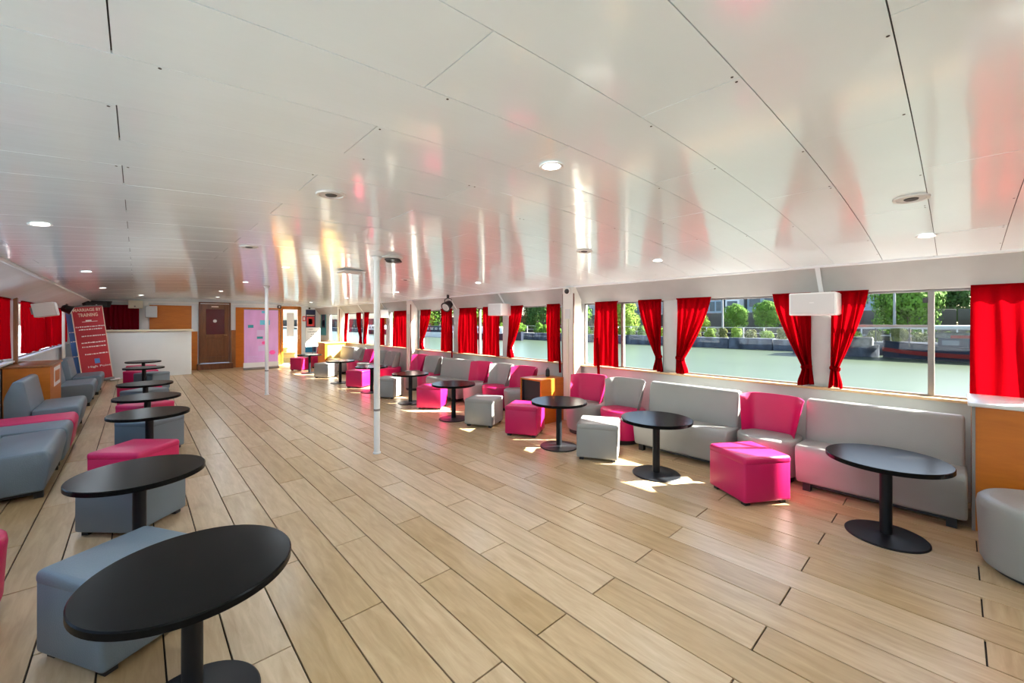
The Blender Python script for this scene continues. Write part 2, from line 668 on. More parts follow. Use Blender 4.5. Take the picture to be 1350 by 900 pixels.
tag(wl, 'pale window wall behind the left seats', kind='structure')


def prism_y(name, prof, y0, y1, m):
    n = len(prof)
    vv = [(x, y0, z) for x, z in prof] + [(x, y1, z) for x, z in prof]
    ff = [tuple(range(n)), tuple(range(n, 2 * n))[::-1]]
    ff += [(i, (i + 1) % n, n + (i + 1) % n, n + i) for i in range(n)]
    b_ = bmesh.new()
    vs = [b_.verts.new(q) for q in vv]
    for q in ff:
        b_.faces.new([vs[i] for i in q])
    return bm_mesh(name, b_, m)


# sloping cove panels between ceiling edge and window heads
cr = mk('trim_1', prism_y('trim_1', [(5.24, zc(5.24)), (5.24, zc(5.24) + 0.03), (XR + 0.02, 2.22), (XR + 0.02, HEAD), (XR, HEAD), (XR - 0.012, HEAD + 0.008)], Y0, Y1, 'paint_cove_shaded'))
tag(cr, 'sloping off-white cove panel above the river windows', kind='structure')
cl = mk('trim_2', prism_y('trim_2', [(-1.00, zc(-1.0)), (-1.00, zc(-1.0) + 0.03), (XL - 0.02, 2.28), (XL - 0.02, HEADL), (XL, HEADL), (XL + 0.012, HEADL + 0.008)], Y0, Y1, 'paint_white'))
tag(cl, 'sloping white cove panel above the left windows', kind='structure')
ce = mk('trim_3', box('trim_3', 5.215, 5.255, Y0, Y1, zc(5.24) - 0.018, zc(5.24) + 0.004, 'paint_white', 0.005))
tag(ce, 'slim white edge moulding where ceiling meets river-side cove', kind='structure')
ce = mk('trim_4', tube('trim_4', [(-0.99, Y0 + 0.05, zc(-1) - 0.015), (-0.99, 8, zc(-1) - 0.015), (-0.99, Y1 - 0.05, zc(-1) - 0.015)], 0.018, 'paint_white'))
tag(ce, 'white pipe running along the left ceiling edge', kind='structure')
sl = mk('trim_5', box('trim_5', XR - 0.075, XR + 0.04, Y0, Y1 - 0.01, SILL - 0.022, SILL + 0.004, 'wood_sill', 0.004))
tag(sl, 'pale wooden sill under the river windows', kind='structure')
sl = mk('trim_6', box('trim_6', XL - 0.04, XL + 0.06, Y0, Y1 - 0.01, SILLL - 0.022, SILLL + 0.004, 'paint_white', 0.004))
tag(sl, 'narrow white sill under the left windows', kind='structure')
tn = 7
slope = math.atan2(zc(5.24) - HEAD, XR - 5.24)
for yy in (0.99, 6.1, 7.82, 11.35, 13.05):
    o = mk('trim_%d' % tn, prism_y('rib', [(5.225, zc(5.24) - 0.004), (5.25, zc(5.24) + 0.01), (XR, HEAD + 0.02), (XR, HEAD - 0.01)], yy - 0.02, yy + 0.02, 'paint_white'))
    tag(o, 'white rib strip across the river-side cove', kind='structure')
    tn += 1

# ---- windows: aluminium frame, panes


def window(idx, x, ya, yb, za, zb, mull, rail, inward):
    """inward = -1 for the right wall, +1 for the left"""
    w = thing('window_%d' % idx, 'long boat window with aluminium frame and clear panes', None, (x, (ya + yb) / 2, za), kind='structure')
    hy = (yb - ya) / 2
    H = zb - za
    t, d = 0.022, 0.03
    x0, x1 = (0.02, 0.05) if inward < 0 else (-0.05, -0.02)
    fr = boxes('frame', [(x0, x1, -hy, hy, 0, t), (x0, x1, -hy, hy, H - t, H), (x0, x1, -hy, -hy + t, t, H - t), (x0, x1, hy - t, hy, t, H - t)], 'aluminium', 0.003)
    mk('frame', fr, w)
    ys = [-hy + t]
    for my in mull:
        ml = my - (ya + yb) / 2
        mk('mullion', box('mullion', x0 - 0.01, x1 + 0.01, ml - 0.022, ml + 0.022, t, H - t, 'aluminium', 0.004), w)
        ys.append(ml)
    ys.append(hy - t)
    xm = (x0 + x1) / 2
    for i in range(len(ys) - 1):
        a = ys[i] + (0.022 if i > 0 else 0)
        b = ys[i + 1] - (0.022 if i < len(ys) - 2 else 0)
        mk('pane', box('pane', xm - 0.003, xm + 0.003, a, b, t, H - t, 'glass'), w)
        if rail and i in rail:
            zr = rail[i] - za
            mk('glazing_bar', box('glazing_bar', x0, x1, a, b, zr - 0.012, zr + 0.012, 'aluminium', 0.003), w)
    return w


wi = 1
mulls = {2: [0.165], 4: [3.46], 6: [7.0], 8: [10.7], 9: [12.2], 5: [], 7: [], 3: []}
for i in range(len(PIL_R) - 1):
    a, b = PIL_R[i][1], PIL_R[i + 1][0]
    w_ = window(wi, XR, a, b, SILL, HEAD, mulls.get(i, [(a + b) / 2] if i in (0, 1) else []), {1: 1.565} if i == 2 else None, -1)
    if i == 2:
        mk('window_latch', box('window_latch', -0.01, 0.02, 0.04, 0.075, 0.88, 0.93, 'plastic_black', 0.004), w_)
    wi += 1
for i in range(len(PIL_L) - 1):
    a, b = PIL_L[i][1], PIL_L[i + 1][0]
    window(wi, XL, a, b, SILLL, HEADL, [], None, 1)
    wi += 1

# ---- steel posts against the window walls
for (x, ya, yb, lab) in ((5.20, 4.19, 4.40, 'cream steel post beside the wooden speaker cabinet'), (5.22, 9.55, 9.74, 'cream steel post farther along the river windows'),
                         (5.24, 14.66, 14.80, 'cream steel post at the far end of the river windows')):
    t = thing('trim_%d' % tn, lab, None, (x, (ya + yb) / 2, 0), kind='structure')
    tn += 1
    hy = (yb - ya) / 2
    zt = zc(x) - 0.02
    mk('post_web', box('post_web', -0.02, 0.20, -hy, hy, 0, zt, 'post_cream', 0.004), t)
    mk('dark_edge', box('dark_edge', -0.018, 0.004, -hy - 0.012, -hy - 0.001, 0, zt - 0.1, 'wood_dark'), t)
    mk('dark_edge', box('dark_edge', -0.018, 0.004, hy + 0.001, hy + 0.012, 0, zt - 0.1, 'wood_dark'), t)
    mk('control_plate', box('control_plate', -0.03, -0.021, -0.05, 0.05, 1.66, 1.82, 'grille_white', 0.003), t)
    mk('cable_duct', box('cable_duct', -0.034, -0.021, -0.025, 0.02, 0.0, 1.66, 'plastic_ivory', 0.003), t)
for (ya, yb, lab) in ((10.25, 10.33, 'brown wooden post above the left cabinet'), (15.42, 15.50, 'slim wooden post near the leaning banners')):
    o = mk('trim_%d' % tn, box('left_post', XL + (0.04 if ya < 11 else 0.10), XL + (0.085 if ya < 11 else 0.15), ya, yb, 0.931 if ya < 11 else 0.0, 2.0, 'wood_brown' if ya < 11 else 'post_cream', 0.004))
    tag(o, lab, kind='structure')
    tn += 1

# ---- far wall with its two doorways
D1 = (1.55, 2.45, 0.20, 2.30)
D2 = (4.07, 4.72, 0.02, 2.20)
lst = [(XL - 0.1, D1[0], Y1, Y1 + 0.1, -0.1, 2.45), (D1[0], D1[1], Y1, Y1 + 0.1, -0.1, D1[2]), (D1[0], D1[1], Y1, Y1 + 0.1, D1[3], 2.45),
       (D1[1], D2[0], Y1, Y1 + 0.1, -0.1, 2.45), (D2[0], D2[1], Y1, Y1 + 0.1, D2[3], 2.45), (D2[1], XR + 0.1, Y1, Y1 + 0.1, -0.1, 2.45), (D2[0], D2[1], Y1, Y1 + 0.1, -0.1, 0.02)]
wf = mk('wall_far', boxes('wall_far', lst, 'paint_far'))
tag(wf, 'pale end wall with doors and wood panels', kind='structure')
for (xa, xb, za, zb, m, nm) in ((0.30, 1.36, 1.30, 2.16, 'wood_orange', 'wood_panel'), (2.60, 4.02, 0.0, 2.14, 'wood_orange', 'wood_panel'),
                                (-0.9, 1.52, 0.0, 1.30, 'wood_orange', 'wainscot'), (2.47, 2.60, 0.0, 1.33, 'wood_brown', 'wainscot')):
    mk(nm, box(nm, xa, xb, Y1 - 0.03, Y1 - 0.001, za, zb, m, 0.003), wf)
mk('door_step', box('door_step', D1[0] - 0.05, D1[1] + 0.05, Y1 - 0.22, Y1 - 0.001, 0.0, 0.19, 'wood_dark', 0.004), wf)
mk('crown_strip', box('crown_strip', XL, XR, Y1 - 0.05, Y1 - 0.001, 2.235, 2.275, 'paint_white', 0.003), wf)

wb_ = mk('wall_near', boxes('wall_near', [(XL - 0.1, XR + 0.1, Y0 - 0.1, Y0, -0.1, 2.45)], 'paint_wall'))
tag(wb_, 'plain end wall behind the viewer', kind='structure')

# door 1: brown, glazed top with drawn dark red cloth, panelled below
d1 = thing('door_1', 'brown wooden door with dark glazed top and panelled bottom', None, ((D1[0] + D1[1]) / 2, Y1, D1[2]), kind='structure')
hw, hh = (D1[1] - D1[0]) / 2, D1[3] - D1[2]
fw = 0.045
mk('door_frame', boxes('door_frame', [(-hw, -hw + fw, -0.06, 0.05, 0, hh), (hw - fw, hw, -0.06, 0.05, 0, hh), (-hw, hw, -0.06, 0.05, hh - fw, hh)], 'wood_dark', 0.004), d1)
iw = hw - fw - 0.003
leaf = mk('door_leaf', boxes('door_leaf', [(-iw, -iw + 0.15, -0.03, 0.01, 0.01, hh - fw - 0.004), (iw - 0.13, iw, -0.03, 0.01, 0.01, hh - fw - 0.004), (-iw + 0.15, iw - 0.13, -0.03, 0.01, 0.01, 0.22),
                                            (-iw + 0.15, iw - 0.13, -0.03, 0.01, 0.86, 0.99), (-iw + 0.15, iw - 0.13, -0.03, 0.01, 1.86, hh - fw - 0.004)], 'wood_door', 0.004), d1)
mk('lower_panel', box('lower_panel', -iw + 0.15, iw - 0.13, -0.018, 0.0, 0.22, 0.86, 'wood_door', 0.004), leaf)
mk('panel_moulding', boxes('panel_moulding', [(-iw + 0.22, iw - 0.20, -0.026, -0.018, 0.29, 0.31), (-iw + 0.22, iw - 0.20, -0.026, -0.018, 0.77, 0.79), (-iw + 0.22, -iw + 0.24, -0.026, -0.018, 0.29, 0.79), (iw - 0.22, iw - 0.20, -0.026, -0.018, 0.29, 0.79)], 'wood_door'), leaf)
mk('dark_pane', box('dark_pane', -iw + 0.15, iw - 0.13, -0.014, -0.006, 0.99, 1.86, 'glass_dark'), leaf)
mk('handle', tube('handle', [(iw - 0.06, -0.03, 0.96), (iw - 0.06, -0.075, 0.96), (iw - 0.15, -0.075, 0.96)], 0.009, 'brass'), leaf)
mk('name_plate', box('name_plate', -0.10, 0.10, -0.036, -0.03, 1.925, 1.965, 'ink_cream'), leaf)
rose = mk('rosette', lathe('rosette', [(0.055, 0), (0.05, 0.008), (0.02, 0.01)], 'paper_white', n=16), leaf, (0.0, -0.014, 1.45), (PI / 2, 0, 0))

# door 2: open-frame glazed door, daylight behind
d2 = thing('door_2', 'honey-coloured wooden door with full glass beside the lilac banner', None, ((D2[0] + D2[1]) / 2, Y1, D2[2]), kind='structure')
hw, hh = (D2[1] - D2[0]) / 2, D2[3] - D2[2]
mk('door_frame', boxes('door_frame', [(-hw - 0.03, -hw + 0.04, -0.05, 0.05, 0, hh), (hw - 0.10, hw + 0.03, -0.05, 0.05, 0, hh), (-hw, hw, -0.05, 0.05, hh - 0.10, hh + 0.02)], 'wood_orange', 0.004), d2)
mk('glass_pane', box('glass_pane', -hw + 0.04, hw - 0.10, 0.0, 0.006, 0.0, hh - 0.10, 'glass'), d2)
mk('handle', tube('handle', [(hw - 0.07, -0.05, 0.95), (hw - 0.07, -0.09, 0.95), (hw - 0.07, -0.09, 1.10)], 0.009, 'brass'), d2)
mk('paper_sheet', box('paper_sheet', -0.15, 0.10, -0.006, -0.002, 1.05, 1.95, 'paper_white'), d2)
st = thing('wooden_steps', 'sunlit yellow wooden steps seen through the glass door', 'steps', (4.4, 18.0, 0.0))
for i in range(4):
    mk('tread', box('tread', -0.45, 0.45, i * 0.22, i * 0.22 + 0.24, 0.16 + i * 0.19, 0.20 + i * 0.19, 'wood_yellow', 0.004), st)
    mk('riser', box('riser', -0.45, 0.45, i * 0.22 + 0.02, i * 0.22 + 0.05, 0.0 + i * 0.19, 0.16 + i * 0.19, 'wood_yellow', 0.003), st)

# far wall window with dark red curtain (left)
w = thing('window_%d' % wi, 'end-wall window hidden by a dark red curtain', None, (-0.34, Y1, 1.33), kind='structure')
mk('frame', boxes('frame', [(-0.44, 0.44, -0.03, -0.001, 0, 0.04), (-0.44, 0.44, -0.03, -0.001, 0.78, 0.82), (-0.44, -0.40, -0.03, -0.001, 0.04, 0.78), (0.40, 0.44, -0.03, -0.001, 0.04, 0.78)], 'paint_white', 0.003), w)

# ================================================================== outside decks (side and fore decks added unseen to bounce sun onto the ceiling)
o = mk('bounce_deck', box('bounce_deck', XR + 0.1, XR + 1.25, Y0 - 6, Y1 + 4, 0.25, 0.35, 'deck_grey', 0.01))
tag(o, 'added unseen grey deck bouncing sun through the river windows', kind='structure')
o = mk('bounce_deck', box('bounce_deck', XL - 1.25, XL - 0.1, Y0 - 6, Y1 + 4, 0.25, 0.35, 'deck_white', 0.01))
tag(o, 'added unseen white deck bouncing daylight through the left windows', kind='structure')
o = mk('bounce_fore_deck', box('bounce_fore_deck', XL - 1.25, XR + 1.25, Y0 - 6, Y0 - 0.1, -0.05, 0.05, 'deck_white', 0.01))
tag(o, 'added unseen white deck behind the viewer, laid to bounce sun', kind='structure')
o = mk('aft_deck', box('aft_deck', XL - 1.25, XR + 1.25, Y1 + 0.1, Y1 + 4, -0.1, -0.005, 'deck_white', 0.01))
tag(o, 'open deck beyond the far doors', kind='structure')

# ================================================================== furniture kinds
# every seat is built facing -X (its front at local x = 0), then turned
def post_table():
    t = thing('round_table', 'x', 'table')
    mk('table_top', lathe('table_top', [(0.352, 0.556), (0.36, 0.560), (0.36, 0.585), (0.355, 0.590)], 'laminate_black', n=72, angle=30), t)
    mk('post', lathe('post', [(0.037, 0.012), (0.037, 0.545)], 'metal_black', n=24), t)
    mk('top_plate', lathe('top_plate', [(0.09, 0.545), (0.11, 0.556)], 'metal_black', n=24), t)
    mk('base_disc', lathe('base_disc', [(0.242, 0.0), (0.242, 0.006), (0.235, 0.012), (0.06, 0.020), (0.04, 0.026)], 'metal_black', n=64, angle=25), t)
    return t


table0 = post_table()
used = {}


def place(proto, key, loc, rz, label, group=None):
    o = proto if key not in used else copy_tree(proto)
    used[key] = True
    o.location = loc
    o.rotation_euler = (0, 0, rz)
    o['label'] = label
    if group:
        o['group'] = group
    return o


TL = [(0.17, 2.14, 'black round table nearest the viewer at the lower left'), (0.015, 3.765, 'second black round table on the left, over a sky-tinted grey cube'),
      (0.107, 6.15, 'third black round table on the left, behind the pink cube'), (0.111, 7.52, 'fourth black round table in the left row'),
      (0.111, 9.17, 'fifth black round table in the left row'), (0.123, 12.42, 'sixth black round table on the left, before the white counter'),
      (0.132, 14.40, 'farthest black round table on the left, next to the white counter')]
TR = [(4.14, 0.362, 'black round table in front of the grey sofa by the orange cabinet'), (4.05, 2.155, 'black round table in the sun patch before the longer grey sofa'),
      (4.02, 3.48, 'black round table beside the cream post and grey cube'), (3.88, 5.66, 'black round table behind the olive-grey cube on the right'),
      (4.02, 7.37, 'black round table between a pink cube and a grey cube near the window'), (4.0, 9.15, 'black round table half hidden by the front white column'),
      (3.98, 11.07, 'black round table with paper on it, far right row'), (4.03, 13.85, 'farthest black round table on the right, before the notice')]
for x, y, lab in TL:
    place(table0, 't', (x, y, 0), 0.3, lab, 'round tables in the left row')
for x, y, lab in TR:
    place(table0, 't', (x, y, 0), 0.3, lab, 'round tables along the river windows')


def cube_stool(col, colname):
    t = thing('cube_stool', 'x', 'stool')
    h_ = 0.235
    mk('body', box('body', -h_, h_, -h_, h_, 0.03, 0.385, col, 0.022, 3), t)
    mk('seat_pad', box('seat_pad', -h_ - 0.003, h_ + 0.003, -h_ - 0.003, h_ + 0.003, 0.352, 0.425, col, 0.028, 4), t)
    for sx in (-1, 1):
        for sy in (-1, 1):
            mk('foot', box('foot', sx * 0.18 - 0.025, sx * 0.18 + 0.025, sy * 0.18 - 0.025, sy * 0.18 + 0.025, 0.0, 0.032, 'plastic_black'), t)
    return t


ST = {'p': cube_stool('leather_pink', 'pink'), 'g': cube_stool('leather_grey', 'grey'), 'b': cube_stool('leather_grey_skylit', 'sky-tinted grey')}
STOOLS = [
    ('b', -0.035, 2.885, 31, 'sky-tinted grey cube stool under the nearest left table'),
    ('b', -0.015, 4.455, 45, 'sky-tinted grey cube stool under the second left table'),
    ('p', -0.005, 5.32, 48, 'pink cube stool beside the second left table'),
    ('b', 0.13, 6.75, 45, 'sky-tinted pale grey cube stool behind the third left table'),
    ('p', 0.10, 8.06, 38, 'pink cube stool behind the fourth left table'),
    ('b', 0.11, 9.70, 42, 'sky-tinted pale grey cube stool behind the fifth left table'),
    ('p', 0.05, 10.62, 40, 'pink cube stool just beyond the fifth left table'),
    ('p', 0.08, 13.58, 45, 'dark pink cube stool at the left of the sixth left table'),
    ('b', 0.27, 12.88, 45, 'pale grey cube stool under the sixth left table'),
    ('p', 0.10, 15.15, 30, 'pink cube stool at the farthest left table'),
    ('p', 4.19, 1.315, -32, 'large pink cube stool in front of the sofas on the right'),
    ('g', 4.10, 2.92, 30, 'grey cube stool before the pink round seat, right of the post'),
    ('p', 4.155, 4.24, 29, 'pink cube stool before the wooden speaker cabinet'),
    ('g', 4.05, 5.06, 28, 'olive-grey cube stool left of the pink one near the speaker cabinet'),
    ('p', 4.125, 6.72, 42, 'sunlit pink cube stool before the middle grey sofa'),
    ('g', 4.00, 8.27, 35, 'dark grey cube stool right of the front column'),
    ('p', 4.10, 10.08, 33, 'crimson cube stool left of the front column'),
    ('g', 4.09, 12.50, 38, 'grey cube stool in the far right row beside a pink cube'),
    ('p', 4.08, 14.95, 30, 'farthest pink cube stool by the glass door'),
]
for c, x, y, a, lab in STOOLS:
    place(ST[c], 's' + c, (x, y, 0), math.radians(a), lab, 'cube stools')

seat_prof = round_poly([(0.05, 0.07), (0.0, 0.33), (0.02, 0.435), (0.46, 0.415), (0.46, 0.07)], [0.03, 0.10, 0.06, 0.02, 0.02])
back_prof = round_poly([(0.36, 0.40), (0.43, 0.82), (0.52, 0.825), (0.60, 0.60), (0.60, 0.10), (0.42, 0.10)], [0.02, 0.05, 0.05, 0.05, 0.03, 0.03])


def sofa(col, deep=0.0):
    t = thing('sofa', 'x', 'sofa')
    Lh = 0.555
    mk('seat', extrude_profile('seat', seat_prof, -Lh, Lh, col, 0.02), t)
    mk('backrest', extrude_profile('backrest', [(x + deep, z) for x, z in back_prof], -Lh + 0.01, Lh - 0.01, col, 0.022), t)
    for sy in (-1, 1):
        for xx in (0.09, 0.50):
            mk('foot', box('foot', xx - 0.03, xx + 0.03, sy * 0.47 - 0.03, sy * 0.47 + 0.03, 0, 0.11, 'plastic_black'), t)
    mk('plinth', box('plinth', 0.10, 0.55, -0.50, 0.50, 0.04, 0.115, 'plastic_black'), t)
    return t


SO = {'g': sofa('leather_grey'), 'b': sofa('leather_grey_skylit', 0.10)}
R_ = 0.0
LT = PI
# (kind, front x, centre y, rotation, label)
SOFAS = [
    ('g', 4.63, 0.50, 0, 'grey sofa next to the orange cabinet, pink light on its seat'),
    ('g', 4.60, 2.215, 0, 'grey sofa below the widest river view, between two pink chairs'),
    ('g', 4.63, 7.28, 0, 'grey sofa under the middle red curtains'),
    ('g', 4.63, 13.40, 0, 'grey sofa at the far end before the small wooden box'),
    ('b', -0.57, 6.165, LT, 'sky-tinted grey sofa nearest at the left edge'),
    ('b', -0.58, 8.95, LT, 'sky-tinted grey sofa in front of the left wooden cabinet'),
    ('b', -0.60, 11.75, LT, 'sky-tinted grey sofa just beyond the left wooden cabinet'),
    ('b', -0.56, 13.35, LT, 'sky-tinted grey sofa below the red leaning banner'),
]
for c, x, y, a, lab in SOFAS:
    place(SO[c], 'so' + c, (x, y, 0), a, lab, 'sofas along the walls')


def lounge_chair(seatc, backc):
    """round drum seat, flared wrap-round back; front at local x = 0 facing -X"""
    t = thing('lounge_chair', 'x', 'chair')
    r = 0.285
    # drum seat, squared towards the back
    n = 40
    prof = [(0.90, 0.06), (0.94, 0.10), (0.985, 0.34), (1.0, 0.385), (0.985, 0.42), (0.93, 0.435)]
    vv, ff = [], []
    for k, z in prof:
        for i in range(n):
            a = 2 * PI * i / n
            ca, sa = math.cos(a), math.sin(a)
            p = 2.0 if ca < 0 else 3.4
            rr = r / ((abs(ca) ** p + abs(sa) ** p) ** (1 / p))
            vv.append((r + rr * ca * k, rr * sa * k, z))
    for q in range(len(prof) - 1):
        for i in range(n):
            j = (i + 1) % n
            ff.append((q * n + i, q * n + j, (q + 1) * n + j, (q + 1) * n + i))
    ff.append(tuple(range(n))[::-1])
    ff.append(tuple((len(prof) - 1) * n + i for i in range(n)))
    sme = pyd('seat', vv, ff, seatc, True)
    sme.set_sharp_from_angle(angle=math.radians(50))
    mk('seat', sme, t)
    mk('base_ring', lathe('base_ring', [(0.23, 0.0), (0.24, 0.06)], 'plastic_black', n=28), t, (r, 0, 0))
    # back: curved thick shell, flaring wider and leaning back towards the top
    nu, nz = 18, 8
    ro, fi = [], []
    vv = []
    for side in (0, 1):
        for iz in range(nz + 1):
            tz = iz / nz
            z = 0.40 + 0.425 * tz
            for iu in range(nu + 1):
                s = -1 + 2 * iu / nu
                hwid = 0.235 + 0.065 * tz
                y = s * hwid
                xback = 0.42 + 0.07 * tz - 0.04 * abs(s) ** 2 - 0.16 * max(0.0, (abs(s) - 0.72) / 0.28) ** 1.2 * (1 - 0.35 * tz)
                th = 0.085 - 0.02 * tz
                if iz in (0, nz) or iu in (0, nu):
                    th *= 0.55
                zz = z - (0.02 * abs(s) ** 4 if iz == nz else 0)
                if side == 0:
                    vv.append((xback + (0.0 if th > 0.06 else 0.012), y, zz))
                else:
                    vv.append((xback + th, y * 1.0, zz))
    N = (nz + 1) * (nu + 1)
    ff = []
    for iz in range(nz):
        for iu in range(nu):
            a = iz * (nu + 1) + iu
            b = a + 1
            c = a + nu + 2
            d = a + nu + 1
            ff.append((a, d, c, b))
            ff.append((N + a, N + b, N + c, N + d))
    for iu in range(nu):
        ff.append((iu, iu + 1, N + iu + 1, N + iu))
        e = nz * (nu + 1) + iu
        ff.append((e, N + e, N + e + 1, e + 1))
    for iz in range(nz):
        a = iz * (nu + 1)
        ff.append((a, N + a, N + a + nu + 1, a + nu + 1))
        a = a + nu
        ff.append((a, a + nu + 1, N + a + nu + 1, N + a))
    b_ = bmesh.new()
    vs = [b_.verts.new(q) for q in vv]
    for q in ff:
        b_.faces.new([vs[i] for i in q])
    mk('backrest', bm_mesh('backrest', b_, backc, True, 45), t)
    return t


CH = {'gp': lounge_chair('leather_grey', 'leather_pink'), 'pg': lounge_chair('leather_pink', 'leather_grey'),
      'gg': lounge_chair('leather_grey', 'leather_grey'), 'pp': lounge_chair('leather_pink', 'leather_pink')}
CHAIRS = [
    ('gp', 4.60, 1.345, 0, 'chair with grey round seat and pink back between the two nearest sofas'),
    ('pg', 4.58, 3.07, 4, 'chair with pink round seat and grey back next to the grey sofa'),
    ('gp', 4.58, 3.67, 6, 'chair with grey round seat and pink back beside the cream post'),
    ('gp', 4.66, 5.18, 0, 'chair with grey seat and sun-rimmed pink back behind the speaker cabinet'),
    ('pg', 4.66, 5.79, 0, 'chair with pink seat and grey back, second beyond the speaker cabinet'),
    ('gp', 4.66, 6.40, 0, 'chair with grey seat and crimson back right of the middle sofa'),
    ('pg', 4.66, 8.18, 0, 'chair with pink seat and grey back left of the middle sofa'),
    ('gp', 4.66, 8.80, 0, 'chair with grey seat and pink back next to the second cream post'),
    ('pg', 4.62, 10.15, 0, 'chair with pink seat and grey back just beyond the second cream post'),
    ('gg', 4.66, 10.78, 0, 'all-grey chair just right of the front column'),
    ('gp', 4.66, 11.62, 0, 'chair with pink back left of the front column'),
    ('pg', 4.66, 12.40, 0, 'chair with pink seat and grey back beside the far sofa'),
    ('pp', 4.50, 15.33, 0, 'all-pink chair by the notice at the far end'),
    ('pp', -0.525, 3.55, 180, 'all-pink round chair cut off by the left picture edge'),
]
for c, x, y, a, lab in CHAIRS:
    place(CH[c], 'c' + c, (x, y, 0), math.radians(a), lab, 'round-seat lounge chairs')

# low seats without backs between the left sofas
for col, y, lab in (('leather_grey_skylit', 7.02, 'sky-tinted grey backless seat just behind the nearest left sofa'), ('leather_pink', 7.62, 'pink backless seat between sky-tinted grey seats on the left')):
    t = thing('bench_seat', lab, 'bench', (-0.56, y, 0), group='backless seats in the left row')
    mk('seat', extrude_profile('seat', round_poly([(-0.04, 0.06), (0.0, 0.36), (-0.03, 0.43), (-0.70, 0.425), (-0.70, 0.06)], [0.03, 0.07, 0.06, 0.03, 0.02]), -0.27, 0.27, col, 0.02), t)
    for sx in (-0.62, -0.10):
        for sy in (-1, 1):
            mk('foot', box('foot', sx - 0.025, sx + 0.025, sy * 0.2 - 0.025, sy * 0.2 + 0.025, 0, 0.075, 'plastic_black'), t)

# round pouf at the right picture edge
t = thing('round_pouf', 'grey round pouf cut off by the right picture edge', 'pouf', (4.19, -0.40, 0))
mk('body', lathe('body', [(0.285, 0.03), (0.30, 0.06), (0.315, 0.40), (0.31, 0.435), (0.29, 0.455), (0.24, 0.462)], 'leather_grey', n=56), t)
mk('base_ring', lathe('base_ring', [(0.25, 0.0), (0.25, 0.035)], 'plastic_black', n=32), t)

# ---- wooden cabinets
t = thing('wooden_cabinet', 'orange wooden cabinet with pale top at the right picture edge', 'cabinet', (4.75, -0.55, 0))
mk('carcass', box('carcass', 0.0, 0.57, -0.45, 0.47, 0.0, 0.955, 'wood_orange', 0.004), t)
mk('worktop', box('worktop', -0.03, 0.58, -0.46, 0.495, 0.955, 0.985, 'counter_white', 0.006), t)
mk('corner_strip', box('corner_strip', -0.006, 0.004, 0.455, 0.474, 0.0, 0.955, 'aluminium'), t)
nt_ = mk('notice', box('notice', -0.006, -0.001, -0.12, 0.145, 0.72, 0.86, 'paper_white'), t)
mk('print', boxes('print', [(-0.0075, -0.006, -0.08, 0.075, 0.75 + k * 0.016, 0.758 + k * 0.016) for k in range(6)], 'ink_dark'), nt_)

t = thing('wooden_cabinet', 'wooden cabinet with a white framed notice in the left row', 'cabinet', (-1.24, 10.28, 0))
mk('carcass', box('carcass', -0.24, 0.24, -0.62, 0.62, 0.0, 0.90, 'wood_orange', 0.004), t)
mk('worktop', box('worktop', -0.25, 0.26, -0.64, 0.64, 0.90, 0.93, 'wood_brown', 0.005), t)
nt_ = mk('notice', box('notice', 0.241, 0.246, -0.25, 0.45, 0.55, 0.86, 'paper_white'), t)
mk('print', box('print', 0.246, 0.248, -0.17, 0.36, 0.61, 0.80, 'wood_orange'), nt_)

t = thing('speaker_cabinet', 'wooden speaker cabinet with recessed black front beside the cream post', 'speaker', (4.64, 4.62, 0))
mk('carcass', boxes('carcass', [(0, 0.55, -0.235, -0.21, 0, 0.70), (0, 0.55, 0.21, 0.235, 0, 0.70), (0, 0.55, -0.21, 0.21, 0.675, 0.70), (0, 0.55, -0.21, 0.21, 0, 0.30), (0.5, 0.55, -0.21, 0.21, 0.30, 0.675)], 'wood_orange', 0.003), t)
mk('speaker_front', box('speaker_front', 0.03, 0.06, -0.21, 0.21, 0.30, 0.675, 'plastic_black'), t)
mk('grille_frame', boxes('grille_frame', [(0.012, 0.03, -0.205, -0.185, 0.30, 0.675), (0.012, 0.03, 0.185, 0.205, 0.30, 0.675)], 'plastic_black'), t)

t = thing('wooden_box', 'small pale wooden box at the far end of the river windows', 'box', (4.62, 14.66, 0))
mk('carcass', box('carcass', 0, 0.68, -0.42, 0.30, 0.0, 0.90, 'wood_orange', 0.004), t)
mk('front_panel', box('front_panel', 0.08, 0.63, -0.427, -0.421, 0.05, 0.84, 'wood_yellow', 0.002), t)
mk('worktop', box('worktop', -0.02, 0.70, -0.44, 0.31, 0.90, 0.925, 'wood_yellow', 0.004), t)

# ---- columns
for (x, y, r, lab) in ((2.17, 4.81, 0.036, 'front white steel column standing in the open floor'), (2.13, 10.37, 0.036, 'farther white steel column before the lilac banner')):
    t = thing('steel_column', lab, 'column', (x, y, 0), group='white steel columns')
    zt = zc(x)
    mk('shaft', lathe('shaft', [(r, 0.006), (r, zt - 0.01)], 'paint_white', n=24), t)
    mk('foot_ring', lathe('foot_ring', [(r + 0.012, 0.0), (r + 0.010, 0.015), (r + 0.001, 0.022)], 'paint_white', n=24), t)
    mk('top_flange', lathe('top_flange', [(r + 0.002, zt - 0.05), (r + 0.03, zt - 0.012), (r + 0.03, zt - 0.004)], 'paint_white', n=24), t)
    mk('collar', lathe('collar', [(r + 0.004, 0.52), (r + 0.004, 0.545)], 'aluminium', n=24), t)

# ================================================================== curtains
def ease(t):
    return t * t * (3 - 2 * t)


